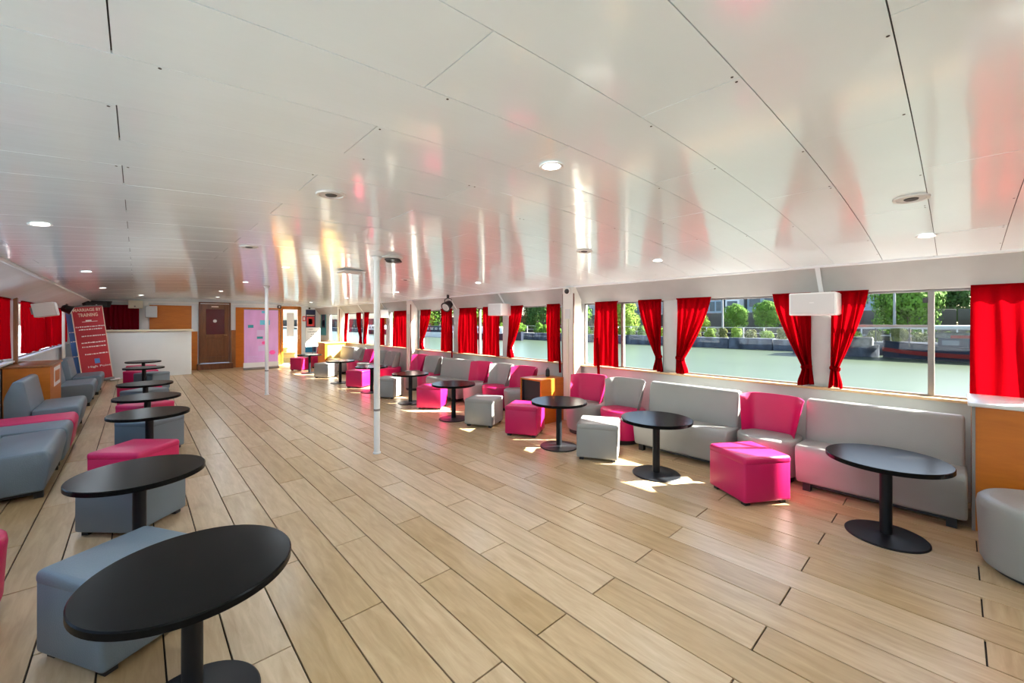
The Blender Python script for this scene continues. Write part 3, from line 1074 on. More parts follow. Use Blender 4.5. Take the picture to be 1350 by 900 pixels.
def curtain(x, ya, yb, zt, zb, label, kind='straight', side=0, folds=5, m='curtain_red', axis='y', group=None, strap=None, widen=0.0, ph=0.0):
    """ya..yb extent at the top; kind tied: gathered towards ya (side=-1) or yb (side=+1)"""
    t = thing('curtain', label, 'curtain', (x, (ya + yb) / 2, zb) if axis == 'y' else ((ya + yb) / 2, x, zb), group=group)
    nz, nc = 30, folds * 8
    hw_ = (yb - ya) / 2
    H = zt - zb
    vv, ff = [], []
    tie = 0.80
    tw = min(0.10, hw_ * 0.42)
    for i in range(nz + 1):
        tt = i / nz
        z = H * (1 - tt)
        if kind == 'tied':
            if tt < tie:
                q = (tt / tie) ** 1.35
                wdt = hw_ * 2 * (1 - q) + tw * q
            else:
                q = ease((tt - tie) / (1 - tie))
                wdt = tw + (tw * 0.75) * q
            if side < 0:
                a, b = -hw_ - (0.02 * max(0, tt - tie) / (1 - tie)), 0
                b = a + wdt
            else:
                b = hw_ + (0.02 * max(0, tt - tie) / (1 - tie))
                a = b - wdt
        else:
            wdt = hw_ * 2 * (1 + widen * tt)
            a, b = -wdt / 2, wdt / 2
        dens = (2 * hw_) / max(wdt, 0.05)
        amp = 0.016 + 0.010 * min(1, tt * 2) + 0.008 * min(dens - 1, 1.5)
        for c in range(nc + 1):
            s = c / nc
            fold = math.sin(2 * PI * folds * s + ph + 0.7 * math.sin(3 * s + 2 * tt + ph))
            xo = amp * fold + 0.006 * math.sin(9 * s + 5 * tt + ph * 2)
            yo = a + (b - a) * s + 0.010 * math.sin(2 * PI * folds * s * 0.5 + 4 * tt + ph) * (1 if 0 < c < nc else 0)
            zo = z + (0.012 * math.sin(5 * s + ph) if i == nz else 0)
            vv.append((xo, yo, zo) if axis == 'y' else (yo, xo, zo))
    for i in range(nz):
        for c in range(nc):
            k = i * (nc + 1) + c
            ff.append((k, k + 1, k + nc + 2, k + nc + 1))
    mk('cloth', pyd('cloth', vv, ff, m, True), t)
    if axis == 'y':
        mk('heading_tape', box('heading_tape', -0.012, 0.012, -hw_, hw_, H - 0.004, H + 0.014, m), t)
    else:
        mk('heading_tape', box('heading_tape', -hw_, hw_, -0.012, 0.012, H - 0.004, H + 0.014, m), t)
    if kind == 'tied':
        yt = (-hw_ + tw / 2) if side < 0 else (hw_ - tw / 2)
        mk('tieback', lathe('tieback', [(tw * 0.5 + 0.012, -0.022), (tw * 0.5 + 0.018, 0.0), (tw * 0.5 + 0.012, 0.022)], m, n=20, cap=False), t, (0, yt, H * (1 - tie)), (0.25 * side, 0, 0), (0.55, 1, 1))
    if strap is not None:
        ys, zl = strap
        mk('loose_tieback', box('loose_tieback', -0.004, 0.004, -0.026, 0.026, -(1.36 - zl), 0.0, m, 0.003), t, (-0.045, ys - 0.10 - (ya + yb) / 2, 1.36 - zb), (-0.12, 0.09, 0))
    return t


XC = XR - 0.045
ZT, ZB = HEAD + 0.005, SILL + 0.012
G1 = 'red curtains at the river windows'
RC = [
    (-1.50, -0.86, 'straight', 0, 5, 'added red curtain blocking stray sun beyond the right picture edge', {}),  # this and the next: unseen curtains added to keep stray sun off the floor
    (-2.28, -1.62, 'straight', 0, 5, 'added red curtain blocking stray sun farther beyond the right picture edge', {}),
    (-0.78, -0.08, 'straight', 0, 5, 'red curtain glowing at the right picture edge', {'widen': 0.02}),
    (0.60, 0.90, 'tied', 1, 5, 'tied red curtain left of the narrow-paned window, beside the long white wall unit', {}),
    (1.08, 1.44, 'tied', -1, 5, 'tied red curtain at the right side of the widest river view', {}),
    (2.13, 2.58, 'tied', 1, 6, 'tied red curtain at the left side of the widest river view', {}),
    (2.80, 3.15, 'tied', -1, 5, 'tied red curtain just left of the white window pillar', {}),
    (3.50, 3.92, 'straight', 0, 5, 'straight red curtain with loose strap above the pink chair back', {'strap': (3.95, 0.74), 'widen': 0.05}),
    (4.67, 4.96, 'straight', 0, 4, 'straight red curtain just left of the cream post', {'strap': (4.74, 0.74)}),
    (5.58, 5.99, 'tied', 1, 5, 'tied red curtain right of the smaller white wall unit', {}),
    (6.24, 6.78, 'straight', 0, 5, 'red curtain hanging below the smaller white wall unit', {}),
    (7.02, 7.66, 'straight', 0, 6, 'bright red curtain right of the black spotlight', {'widen': 0.08}),
    (7.96, 8.42, 'straight', 0, 5, 'dark red curtain under the black spotlight', {'strap': (7.98, 0.76)}),
    (8.88, 9.38, 'tied', 1, 5, 'tied red curtain just right of the second cream post', {}),
    (10.02, 10.85, 'straight', 0, 6, 'red curtain just left of the second cream post', {'widen': 0.1}),
    (11.50, 11.95, 'straight', 0, 5, 'red curtain seen right of the front column', {}),
    (12.55, 12.92, 'tied', 1, 4, 'tied red curtain seen left of the front column', {}),
    (13.18, 13.55, 'tied', -1, 4, 'brownish red tied curtain farther left of the front column', {}),
    (14.25, 14.58, 'tied', 1, 4, 'farthest tied red curtain above the small wooden box', {}),
]
for i, (a, b, kd, sd, fo, lab, kw) in enumerate(RC):
    curtain(XC, a, b, ZT, ZB, lab, kd, sd, fo, 'curtain_red', group=G1, ph=i * 1.7, **kw)
G2 = 'dark red curtains at the left windows'
LC = [(8.9, 9.97, 'red curtain cut off by the left picture edge'), (10.85, 11.92, 'maroon curtain next to the brown wooden post'), (12.05, 13.08, 'maroon curtain under the tilted white unit'),
      (13.26, 14.0, 'narrow maroon curtain right of the tilted white unit'), (14.12, 15.36, 'bright crimson curtain near the leaning banners'), (15.54, 16.86, 'maroon curtain right behind the leaning banners')]
for i, (a, b, lab) in enumerate(LC):
    curtain(XL + 0.05, a, b, HEADL + 0.005, SILLL + 0.07, lab, 'straight', 0, 6, 'curtain_red', group=G2, ph=i * 2.1, widen=0.02)
curtain(Y1 - 0.06, -0.76, 0.06, 2.13, 1.36, 'dark maroon curtain on the end wall above the counter', 'straight', 0, 8, 'curtain_maroon', axis='x')

# ================================================================== ceiling fixtures
def downlight(lit):
    t = thing('ceiling_lamp', 'x', 'lamp')
    mk('trim_ring', lathe('trim_ring', [(0.062, -0.004), (0.058, -0.008), (0.047, -0.006), (0.046, 0.0)], 'plastic_white', n=32, cap=False), t)
    mk('lens', lathe('lens', [(0.046, -0.0055), (0.046, -0.002)], 'lamp_lens', n=28), t)
    ld = bpy.data.lights.new('lamp_light', 'AREA')
    ld.shape = 'DISK'
    ld.size = 0.09
    ld.energy = LAMP_W
    ld.color = (0.78, 0.90, 1.0)
    lo = bpy.data.objects.new('lamp_light', ld)
    link(lo, t)
    lo.location = (0, 0, -0.012)
    return t


dl = downlight(True)
LAMPS = [(1.57, 1.41, 'lit ceiling lamp above the open floor, largest in view'), (4.50, 0.16, 'lit ceiling lamp near the right river windows'), (-0.50, 4.37, 'lit ceiling lamp over the left seats'),
         (4.28, 2.26, 'small lit ceiling lamp over the sofa with the widest river view'), (-0.50, 0.4, 'ceiling lamp behind the viewer, left'),
         (1.60, 6.6, 'lit ceiling lamp just beyond the front column'), (-0.50, 8.0, 'lit ceiling lamp over the middle of the left row'),
         (-0.50, 11.6, 'lit ceiling lamp over the far part of the left row'), (0.1, 15.0, 'lit ceiling lamp over the white counter'), (1.60, 9.6, 'lit ceiling lamp just before the farther column'),
         (1.60, 12.8, 'lit ceiling lamp beyond the farther column'), (1.9, 15.9, 'lit ceiling lamp in front of the brown door'), (4.35, 5.6, 'lit ceiling lamp before the smaller white wall unit'),
         (4.35, 8.6, 'lit ceiling lamp before the second cream post'), (4.35, 11.6, 'lit ceiling lamp over the far right row'), (4.35, 14.8, 'lit ceiling lamp before the glass door')]
LSC = [1.9, 0.25, 0.7, 0.25, 1.4] + [0.75] * 20
for i, (x, y, lab) in enumerate(LAMPS):
    o = place(dl, 'dl', (x, y, zc(x) - 0.002), 0, lab, 'recessed ceiling lamps')
    for ch in o.children:
        if ch.type == 'LIGHT':
            ch.data = ch.data.copy()
            ch.data.energy = LAMP_W * LSC[i] * (0.6 if x > 4 and y > 4 else 1.0)
    o.rotation_euler = (0, math.atan(2 * CK * (x - CX)), 0)


def grille(r):
    t = thing('ceiling_speaker', 'x', 'speaker')
    mk('rim', lathe('rim', [(r, 0.0), (r * 0.98, -0.010), (r * 0.80, -0.010), (r * 0.78, -0.004)], 'grille_white', n=36, cap=False), t)
    mk('mesh_disc', lathe('mesh_disc', [(r * 0.78, -0.005), (r * 0.5, -0.007)], 'grille_white', n=36), t)
    mk('centre_cap', lathe('centre_cap', [(r * 0.36, -0.012), (r * 0.42, -0.006)], 'grille_dark', n=24), t)
    return t


gs = grille(0.085)
for x, y, lab in ((3.48, 0.19, 'large round ceiling speaker at the upper right'), (0.88, 2.60, 'round dark-centred ceiling speaker above the left of the floor'), (3.49, 2.67, 'round ceiling speaker before the river windows'),
                  (0.86, 4.97, 'small round ceiling speaker over the left tables'), (3.5, 6.6, 'round ceiling speaker right of the front column')):
    o = place(gs, 'gs', (x, y, zc(x) - 0.001), 0, lab, 'ceiling speakers')
    o.rotation_euler = (0, math.atan(2 * CK * (x - CX)), 0)
# cable rose and plate near the front column
t = thing('ceiling_fitting', 'grey metal ceiling plate with cables beside the front column top', 'fitting', (2.33, 4.72, zc(2.33) - 0.001))
mk('plate', lathe('plate', [(0.13, 0.0), (0.125, -0.012), (0.09, -0.020)], 'grille_white', n=32), t)
for k in range(3):
    mk('coil', tube('coil', [(0.09 * math.cos(a * PI / 12) + 0.01 * k, 0.09 * math.sin(a * PI / 12), -0.028 - 0.012 * k) for a in range(0, 25)], 0.006, 'grille_dark', n=6), t)
t = thing('ceiling_hatch', 'thin grey hatch plate hanging from the ceiling behind the front column', 'hatch', (2.45, 6.35, zc(2.45) - 0.001))
mk('plate', box('plate', -0.16, 0.16, -0.16, 0.16, -0.03, -0.012, 'grille_white', 0.004), t)
for sx in (-1, 1):
    mk('hanger', box('hanger', sx * 0.12 - 0.01, sx * 0.12 + 0.01, -0.01, 0.01, -0.012, 0.0, 'grille_dark'), t)

# ================================================================== wall-mounted fixtures
def wall_unit():
    t = thing('wall_unit', 'x', 'wall unit')
    mk('casing', box('casing', 0.0, 0.26, -0.20, 0.20, 0.0, 0.235, 'plastic_white', 0.012, 3), t)
    mk('end_panel', box('end_panel', 0.012, 0.25, -0.206, -0.199, 0.012, 0.222, 'plastic_white', 0.003), t)
    mk('front_panel', box('front_panel', -0.005, 0.001, -0.185, 0.185, 0.015, 0.22, 'grille_white', 0.002), t)
    mk('indicator', box('indicator', -0.008, -0.005, -0.02, 0.02, 0.125, 0.135, 'paper_white'), t)
    mk('wall_bracket', box('wall_bracket', 0.26, 0.30, -0.03, 0.03, 0.06, 0.18, 'aluminium'), t)
    return t


wu = wall_unit()
place(wu, 'wu', (5.15, 1.02, 1.675), 0, 'long white box unit mounted on the near window pillar', 'white wall units')
place(wu, 'wu', (5.15, 6.12, 1.735), 0, 'smaller white box unit on the middle window pillar', 'white wall units')
place(wu, 'wu', (5.15, 11.40, 1.74), 0, 'white box unit seen right of the front column', 'white wall units')
o = place(wu, 'wu', (-1.02, 10.75, 1.73), PI, 'tilted white box unit above the left wooden cabinet', 'white wall units')
o.rotation_euler = (0.0, 0.18, PI)

# stage spotlights
def spotlight(loc, rot, lab):
    t = thing('stage_spotlight', lab, 'spotlight', loc, group='stage spotlights')
    mk('housing', lathe('housing', [(0.05, -0.10), (0.085, -0.07), (0.10, 0.03), (0.115, 0.10), (0.10, 0.10)], 'plastic_black', n=24), t, (0, 0, 0), rot)
    mk('lens', lathe('lens', [(0.085, 0.101), (0.08, 0.104)], 'grille_white', n=24), t, (0, 0, 0), rot)
    mk('yoke', tube('yoke', [(0, -0.13, 0.0), (0, -0.13, 0.13), (0, 0, 0.16), (0, 0.13, 0.13), (0, 0.13, 0.0)], 0.010, 'plastic_black', n=8), t)
    mk('clamp', box('clamp', -0.02, 0.02, -0.02, 0.02, 0.15, 0.24, 'plastic_black'), t)


spotlight((5.06, 7.60, 1.98), (0, math.radians(-120), math.radians(20)), 'black stage spotlight hanging over the dark red curtain')
spotlight((-1.30, 15.25, 1.94), (0, math.radians(115), 0), 'black stage spotlight with white lens above the leaning banners')
# dome camera on the cream post
t = thing('security_camera', 'round black camera on the top of the cream post', 'camera', (5.16, 4.28, 2.105))
mk('mount', lathe('mount', [(0.055, 0.0), (0.05, 0.02)], 'plastic_white', n=24), t, (0, 0, 0), (0, -PI / 2, 0))
mk('dome', lathe('dome', [(0.042, 0.02), (0.038, 0.04), (0.02, 0.055)], 'plastic_black', n=24), t, (0, 0, 0), (0, -PI / 2, 0))
t = thing('security_camera', 'small black camera above the dark poster', 'camera', (5.05, Y1 - 0.06, 2.16))
mk('mount', lathe('mount', [(0.045, 0.0), (0.04, 0.02)], 'plastic_white', n=20), t, (0, 0.05, 0), (PI / 2, 0, 0))
mk('dome', lathe('dome', [(0.035, 0.02), (0.018, 0.045)], 'plastic_black', n=20), t, (0, 0.05, 0), (PI / 2, 0, 0))

# far wall fixtures
t = thing('wall_speaker', 'black loudspeaker above the leaning red banner', 'speaker', (-0.86, Y1 - 0.32, 2.06))
mk('casing', prism_y('casing', [(-0.27, 0.0), (0.27, 0.0), (0.32, 0.17), (-0.32, 0.17)], -0.12, 0.25, 'plastic_black'), t)
mk('grille', box('grille', -0.22, 0.22, -0.126, -0.12, 0.025, 0.145, 'grille_dark'), t)
mk('logo', lathe('logo', [(0.018, 0), (0.016, 0.003)], 'grille_white', n=12), t, (0, -0.126, 0.05), (PI / 2, 0, 0))
t = thing('wall_heater', 'ivory box fixed high on the end wall over the maroon curtain', 'wall unit', (-0.02, Y1 - 0.22, 2.04))
mk('casing', box('casing', -0.17, 0.17, 0.0, 0.2, 0.0, 0.24, 'plastic_ivory', 0.01), t)
mk('badge', lathe('badge', [(0.022, 0), (0.02, 0.004)], 'aluminium', n=12), t, (-0.02, 0.0, 0.06), (PI / 2, 0, 0))
t = thing('wall_speaker', 'pale grey loudspeaker left of the wooden wall panel', 'speaker', (0.34, Y1 - 0.36, 1.76))
mk('casing', box('casing', -0.14, 0.14, 0.0, 0.2, 0.0, 0.36, 'speaker_grey', 0.012), t)
mk('grille', box('grille', -0.125, 0.125, -0.006, 0.0, 0.015, 0.345, 'speaker_grey', 0.002), t)
mk('bracket', box('bracket', -0.03, 0.03, 0.2, 0.355, 0.15, 0.2, 'aluminium'), t)
o = mk('trim_%d' % tn, box('pale_pilaster', 0.10, 0.28, Y1 - 0.05, Y1 - 0.001, 1.3, 2.23, 'paint_white', 0.004))
tag(o, 'pale pilaster on the end wall behind the counter', kind='structure')
tn += 1
t = thing('exit_sign_box', 'small dark box sign above the glass door frame', 'sign', (3.98, Y1 - 0.07, 2.13))
mk('casing', box('casing', -0.06, 0.06, 0, 0.065, 0, 0.12, 'plastic_black', 0.004), t)
mk('light', box('light', -0.025, 0.025, -0.004, 0.0, 0.035, 0.085, 'paper_white'), t)

# ---- white counter
t = thing('bar_counter', 'white bar counter with cream top edge at the far left', 'counter', (0.33, 16.06, 0))
mk('front_panel', box('front_panel', -1.02, 0.91, 0.0, 0.06, 0.0, 1.34, 'counter_white', 0.006), t)
mk('end_panel', box('end_panel', 0.86, 0.93, 0.06, 0.55, 0.0, 1.34, 'counter_white', 0.006), t)
mk('worktop', box('worktop', -1.06, 0.96, -0.05, 0.55, 1.34, 1.39, 'counter_cream', 0.008), t)
for x, hgt, lab in ((-0.52, 0.10, 'small glass on the left part of the white counter'), (-0.40, 0.07, 'shorter glass beside it on the white counter')):
    g = thing('drinking_glass', lab, 'glass', (x, 16.18, 1.391), group='glasses on the counter')
    mk('bowl', lathe('bowl', [(0.022, 0.0), (0.032, hgt)], 'glass', n=16, cap=False), g)
    mk('glass_foot', lathe('glass_foot', [(0.022, 0.0), (0.022, 0.006)], 'plastic_white', n=16), g)

# ---- roll-up banners
def rollup(loc, rz, w_, h_, m, label, lean=(0, 0, 0), cat='banner'):
    t = thing('rollup_banner', label, cat, loc, rz)
    t.rotation_euler = (lean[0], lean[1], rz)
    mk('base_cassette', box('base_cassette', -w_ / 2 - 0.02, w_ / 2 + 0.02, -0.06, 0.06, 0.0, 0.075, 'aluminium', 0.012), t)
    p = mk('sheet', box('sheet', -w_ / 2, w_ / 2, -0.004, 0.0, 0.075, h_, m), t)
    mk('top_rail', box('top_rail', -w_ / 2 - 0.004, w_ / 2 + 0.004, -0.014, 0.010, h_, h_ + 0.03, 'aluminium', 0.004), t)
    mk('pole', tube('pole', [(0, 0.03, 0.06), (0, 0.018, h_ + 0.01)], 0.009, 'aluminium', n=8), t)
    return t, p


def greek(parent, x0, x1, z, hgt, m, y=-0.0052):
    """a line of small print too small to read: short irregular strokes"""
    lst = []
    x = x0
    while x < x1:
        wd = random.uniform(0.02, 0.055)
        lst.append((x, min(x + wd, x1), y, y + 0.001, z + random.uniform(-0.002, 0.002), z + hgt * random.uniform(0.7, 1.0)))
        x += wd + random.uniform(0.008, 0.016)
    mk('print', boxes('print', lst, m), parent)


# red leaning banner
t, p = rollup((-0.76, 15.75, 0.0), 0.12, 0.60, 2.03, 'banner_red', 'red leaning roll-up banner reading TRAINING in front of the white counter', lean=(0.0, -0.11, 0))
mk('lettering', text_mesh('MARRIAGE BY', 'ink_cream', 0.52, 0.085, 0.02), p, (0, -0.0055, 1.91))
mk('lettering', text_mesh('TRAINING', 'ink_cream', 0.37, 0.095, 0.02), p, (0.0, -0.0055, 1.77))
mk('print', boxes('print', [(-0.13, 0.16, -0.0055, -0.004, 1.63, 1.642), (-0.06, 0.05, -0.0055, -0.004, 1.645, 1.68)], 'ink_white'), p)
for z, a, b in ((1.49, -0.26, 0.28), (1.415, -0.21, 0.24), (1.24, -0.18, 0.27), (1.06, -0.20, 0.26), (0.95, -0.20, 0.26), (0.75, -0.17, 0.27)):
    greek(p, a, b, z, 0.032, 'ink_white')
mk('emblem', boxes('emblem', [(-0.01, 0.09, -0.0055, -0.004, 0.50, 0.63), (0.02, 0.06, -0.0065, -0.0055, 0.53, 0.60)], 'banner_blue'), p)
mk('lettering', text_mesh('High Point', 'ink_white', 0.44, 0.07, 0.01), p, (0.07, -0.0055, 0.38))
mk('light_edge', boxes('light_edge', [(-0.30, -0.28, -0.0055, -0.004, 0.08, 2.02), (0.285, 0.30, -0.0055, -0.004, 0.08, 2.02)], 'ink_cream'), p)
mk('stabiliser', box('stabiliser', 0.22, 0.42, -0.22, 0.0, 0.0, 0.02, 'plastic_white', 0.004), t)
# blue banner behind it
t, p = rollup((-0.93, 15.95, 0.0), 0.12, 0.50, 2.03, 'banner_blue', 'blue leaning banner showing behind the red banner', lean=(0.0, -0.11, 0))
for z in (1.35, 1.1, 0.7):
    greek(p, -0.24, -0.14, z, 0.03, 'ink_white')

# lilac banner
t, p = rollup((3.17, 16.2, 0.0), 0.0, 1.02, 2.03, 'banner_lilac', 'lilac roll-up banner with teal motifs beside the brown door')
mk('motif', box('motif', -0.05, 0.25, -0.0055, -0.004, 1.52, 1.68, 'ink_cyan'), p)
mk('motif', box('motif', 0.0, 0.22, -0.0055, -0.004, 1.92, 2.0, 'ink_cyan'), p)
mk('motif', box('motif', -0.40, -0.24, -0.0055, -0.004, 1.42, 1.52, 'ink_teal'), p)
mk('motif', box('motif', -0.14, 0.04, -0.0055, -0.004, 1.04, 1.12, 'ink_teal'), p)
mk('motif', box('motif', -0.14, 0.08, -0.0052, -0.004, 1.14, 1.34, 'ink_lilac'), p)
mk('motif', box('motif', -0.10, 0.10, -0.0052, -0.004, 0.62, 0.80, 'ink_lilac'), p)
mk('flower', lathe('flower', [(0.06, 0), (0.03, 0.002)], 'ink_hotpink', n=6), p, (0.06, -0.0045, 0.90), (PI / 2, 0, 0))
mk('flower', lathe('flower', [(0.085, 0), (0.04, 0.002)], 'ink_hotpink', n=6), p, (0.33, -0.0045, 0.56), (PI / 2, 0, 0), (1.2, 1, 0.8))
for z in (0.26, 0.32, 0.38, 0.44):
    greek(p, -0.42, 0.10, z, 0.02, 'ink_lilac')
mk('white_foot', box('white_foot', -0.53, 0.53, -0.0056, -0.004, 0.078, 0.24, 'paper_white'), p)

# posters and notice at the far right corner
def poster(x, y, z, rz, w_, h_, m, label, bits):
    t = thing('wall_poster', label, 'poster', (x, y, z), rz)
    s_ = mk('sheet', box('sheet', -w_ / 2, w_ / 2, -0.006, 0.0, 0, h_, m), t)
    for (a, b, c, d, mm) in bits:
        mk('print', box('print', a, b, -0.0075, -0.006, c, d, mm), s_)


poster(5.10, Y1 - 0.003, 1.33, 0, 0.36, 0.78, 'ink_navy', 'dark poster with a red scene above the notice', [(-0.14, 0.14, 0.12, 0.50, 'ink_red'), (-0.15, 0.15, 0.54, 0.57, 'ink_cream'), (-0.08, 0.06, 0.2, 0.42, 'ink_cream')])
poster(5.10, Y1 - 0.003, 0.42, 0, 0.40, 0.36, 'ink_blue', 'blue poster low on the wall behind the far table', [(0.06, 0.2, 0.03, 0.33, 'ink_navy')])
poster(XR - 0.003, 16.95, 1.10, PI / 2 * -1, 0.62, 0.98, 'ink_teal', 'teal poster with figures in the far right corner', [(-0.22, 0.22, 0.30, 0.90, 'ink_navy'), (-0.1, 0.15, 0.35, 0.6, 'ink_lilac')])
poster(XR - 0.003, 16.90, 0.42, PI / 2 * -1, 0.80, 0.36, 'ink_teal', 'teal poster under the figures poster', [(-0.3, 0.1, 0.05, 0.3, 'ink_blue')])
t = thing('wall_sign', 'small red sign beside the glass door', 'sign', (4.86, Y1 - 0.003, 1.65))
mk('plate', box('plate', -0.06, 0.06, -0.006, 0, 0, 0.20, 'ink_red'), t)
mk('symbol', box('symbol', -0.03, 0.03, -0.0075, -0.006, 0.04, 0.16, 'paper_white'), t)
# notice board on a stand
t = thing('notice_stand', 'white notice sheet on a stand behind the far round table', 'notice', (4.74, 15.9, 0))
t.rotation_euler = (0, 0, 0.15)
s_ = mk('sheet', box('sheet', -0.27, 0.27, -0.012, 0.0, 0.72, 1.42, 'paper_shaded', 0.003), t)
for z, a, b in ((1.34, -0.16, -0.02), (1.25, -0.2, 0.17), (1.16, -0.08, 0.07), (1.07, -0.09, 0.09), (0.98, -0.16, 0.14), (0.90, -0.13, 0.11), (0.81, -0.15, 0.16)):
    greek(s_, a, b, z, 0.03, 'ink_dark', y=-0.0135)
mk('stand_post', tube('stand_post', [(0, 0.03, 0.0), (0, 0.012, 1.3)], 0.012, 'metal_black', n=8), t)
mk('stand_base', lathe('stand_base', [(0.16, 0), (0.15, 0.012)], 'metal_black', n=24), t, (0, 0.03, 0))

# paper on a far table
o = mk('paper_menu', box('paper_menu', -0.10, 0.10, -0.14, 0.14, 0.0, 0.004, 'paper_white'), None, (3.92, 11.02, 0.5905), (0, 0, 0.4))
tag(o, 'white paper lying on a black round table in the far right row', 'paper')
# radiator like grille beside the far pink chair back
t = thing('dark_bottle', 'small dark bottle on the speaker cabinet beside the pink chair back', 'bottle', (XR - 0.12, 4.95, 0.0))
t.location = (5.05, 4.62, 0.70)
mk('body', lathe('body', [(0.03, 0), (0.034, 0.02), (0.034, 0.10), (0.02, 0.13)], 'plastic_black', n=18), t)
mk('lid', lathe('lid', [(0.02, 0.13), (0.018, 0.15)], 'aluminium', n=18), t)

# ================================================================== outside: river, quay, trees, buildings, boats
WZ = -1.06
o = mk('river', pyd('river', [(-400, -400, WZ), (400, -400, WZ), (400, 400, WZ), (-400, 400, WZ)], [(0, 1, 2, 3)], 'water'))
tag(o, 'pale green river water', kind='structure')
QX = 45.0
q = thing('quay_wall', 'blue-grey stone quay wall on the opposite bank', 'wall', (QX, 0, WZ - 0.5))
for k in range(-8, 40):
    mk('stone_block', box('stone_block', 0, 1.2, k * 4 + 0.03, k * 4 + 3.97, 0, 1.10 + 0.5 - 0.04 * (k % 3), 'quay_stone', 0.05, 1), q)
o = mk('bank_ground', box('bank_ground', QX + 1.2, QX + 140, -160, 260, WZ - 0.5, -0.30, 'ground'))
tag(o, 'ground of the opposite bank', kind='structure')
uw = thing('road_wall', 'dark retaining wall behind the bank trees', 'wall', (QX + 13, 0, -0.3))
for k in range(-4, 26):
    mk('wall_section', box('wall_section', 0, 1, k * 10 + 0.05, k * 10 + 9.95, 0, 3.2, 'quay_dark', 0.05, 1), uw)
rl = thing('bank_railing', 'white railing along the opposite bank', 'railing', (QX + 4.5, 0, -0.3))
for k in range(-8, 60):
    mk('railing_post', box('railing_post', -0.05, 0.05, k * 2 - 0.05, k * 2 + 0.05, 0, 1.35, 'railing_white'), rl)
mk('top_rail', box('top_rail', -0.04, 0.04, -16, 120, 1.32, 1.38, 'railing_white'), rl)
mk('mid_rail', box('mid_rail', -0.04, 0.04, -16, 120, 0.70, 0.77, 'railing_white'), rl)


def leaf_blob(name, rx, rz, m, n, blobs, size, seed, zoff=0.0):
    rng = random.Random(seed)
    cs = []
    for _ in range(blobs):
        a, e = rng.uniform(0, 2 * PI), rng.uniform(-0.7, 1.3)
        rr = rng.uniform(0.25, 0.62)
        cs.append((rx * rr * math.cos(a) * math.cos(e), rx * rr * math.sin(a) * math.cos(e), zoff + rz * 0.65 * math.sin(e), rng.uniform(0.38, 0.6)))
    cs.append((0, 0, zoff, 0.7))
    vv, ff = [], []
    for i in range(n):
        c = cs[i % len(cs)]
        d = Vector((rng.gauss(0, 1), rng.gauss(0, 1), rng.gauss(0, 1))).normalized()
        k = rng.uniform(0.75, 1.03)
        p = Vector((c[0] + d.x * rx * c[3] * k, c[1] + d.y * rx * c[3] * k, c[2] + d.z * rz * c[3] * k))
        u = Vector((rng.gauss(0, 1), rng.gauss(0, 1), rng.gauss(0, 1))).cross(d).normalized() * size * rng.uniform(0.6, 1.2)
        w_ = (u.cross(d) + d * rng.uniform(-0.4, 0.4) * size).normalized() * size * rng.uniform(0.5, 1.0)
        b = len(vv)
        vv += [tuple(p - u), tuple(p + w_ * 0.8), tuple(p + u), tuple(p - w_ * 0.8)]
        ff.append((b, b + 1, b + 2, b + 3))
    return pyd(name, vv, ff, m)


CROWN = {c: leaf_blob('crown', 3.0, 2.6, m, 9000, 16, 0.15, s) for c, m, s in (('g', 'leaf_green', 1), ('d', 'leaf_dark', 2), ('l', 'leaf_lime', 3))}
TRUNK = lathe('trunk', [(0.22, 0), (0.16, 1.5), (0.10, 3.4)], 'bark', n=10)


def tree(x, y, z, s, c, lab, ch=None):
    ch = ch or 3.2 * s
    t = thing('tree', lab, 'tree', (x, y, z), random.uniform(0, 6), group='trees on the opposite bank')
    mk('trunk', TRUNK, t, (0, 0, 0), (0, 0, 0), (s, s, ch / 3.2))
    mk('crown', CROWN[c], t, (0, 0, ch), (0, 0, random.uniform(0, 6)), (s, s, s * 1.2))


TREES = [(QX + 8, 18.1, 0.52, 'g', 'round green tree left of the pair in the widest river view', 2.5), (QX + 8, 14.8, 0.54, 'g', 'round green tree right of the pair in the widest river view', 2.7),
         (QX + 6, 21.6, 0.44, 'l', 'lime tree by the lamp pole in the widest river view', 1.9), (QX + 8, 12.2, 0.40, 'd', 'small dark tree half behind the tied curtain', 2.2),
         (QX + 7, 33.0, 0.85, 'l', 'lime green tree seen left of the white window pillar', 2.6),
         (QX + 8.6, 43.0, 0.95, 'g', 'green tree seen beside the straight red curtain', 3.0), (QX + 8.2, -3.4, 0.80, 'l', 'lime tree in the narrow pane at the right', 3.3),
         (QX + 7, 3.0, 0.95, 'g', 'bushy green tree behind the moored barge', 3.3), (QX + 17.5, 9.5, 1.1, 'd', 'dark tree behind the road wall, left of the mullion', 4.5), (QX + 17.5, 1.0, 1.1, 'd', 'dark tree behind the road wall, right of the mullion', 4.5),
         (QX + 9, 52.0, 1.2, 'd', 'dark green tree seen left of the cream post', 4.0), (QX + 9, 61.0, 1.2, 'd', 'dark green tree above the moored boats', 4.0), (QX + 11, 88.0, 1.9, 'g', 'far green tree between the red curtains', 6.0),
         (QX + 12, 112.0, 2.2, 'l', 'pale green tree farthest along the bank', 7.0), (QX + 10, 73.0, 1.5, 'g', 'green tree farther along the bank', 4.8), (QX + 8, -9.5, 0.9, 'g', 'green tree behind the right edge curtain', 3.4)]
for x, y, s, c, lab, ch in TREES:
    tree(x, y, -0.3, s, c, lab, ch)
BUSH = {c: leaf_blob('foliage', 1.0, 0.7, m, 1500, 8, 0.085, s, 0.35) for c, m, s in (('o', 'leaf_olive', 11), ('g', 'leaf_green', 12), ('l', 'leaf_lime', 13))}
rng = random.Random(5)
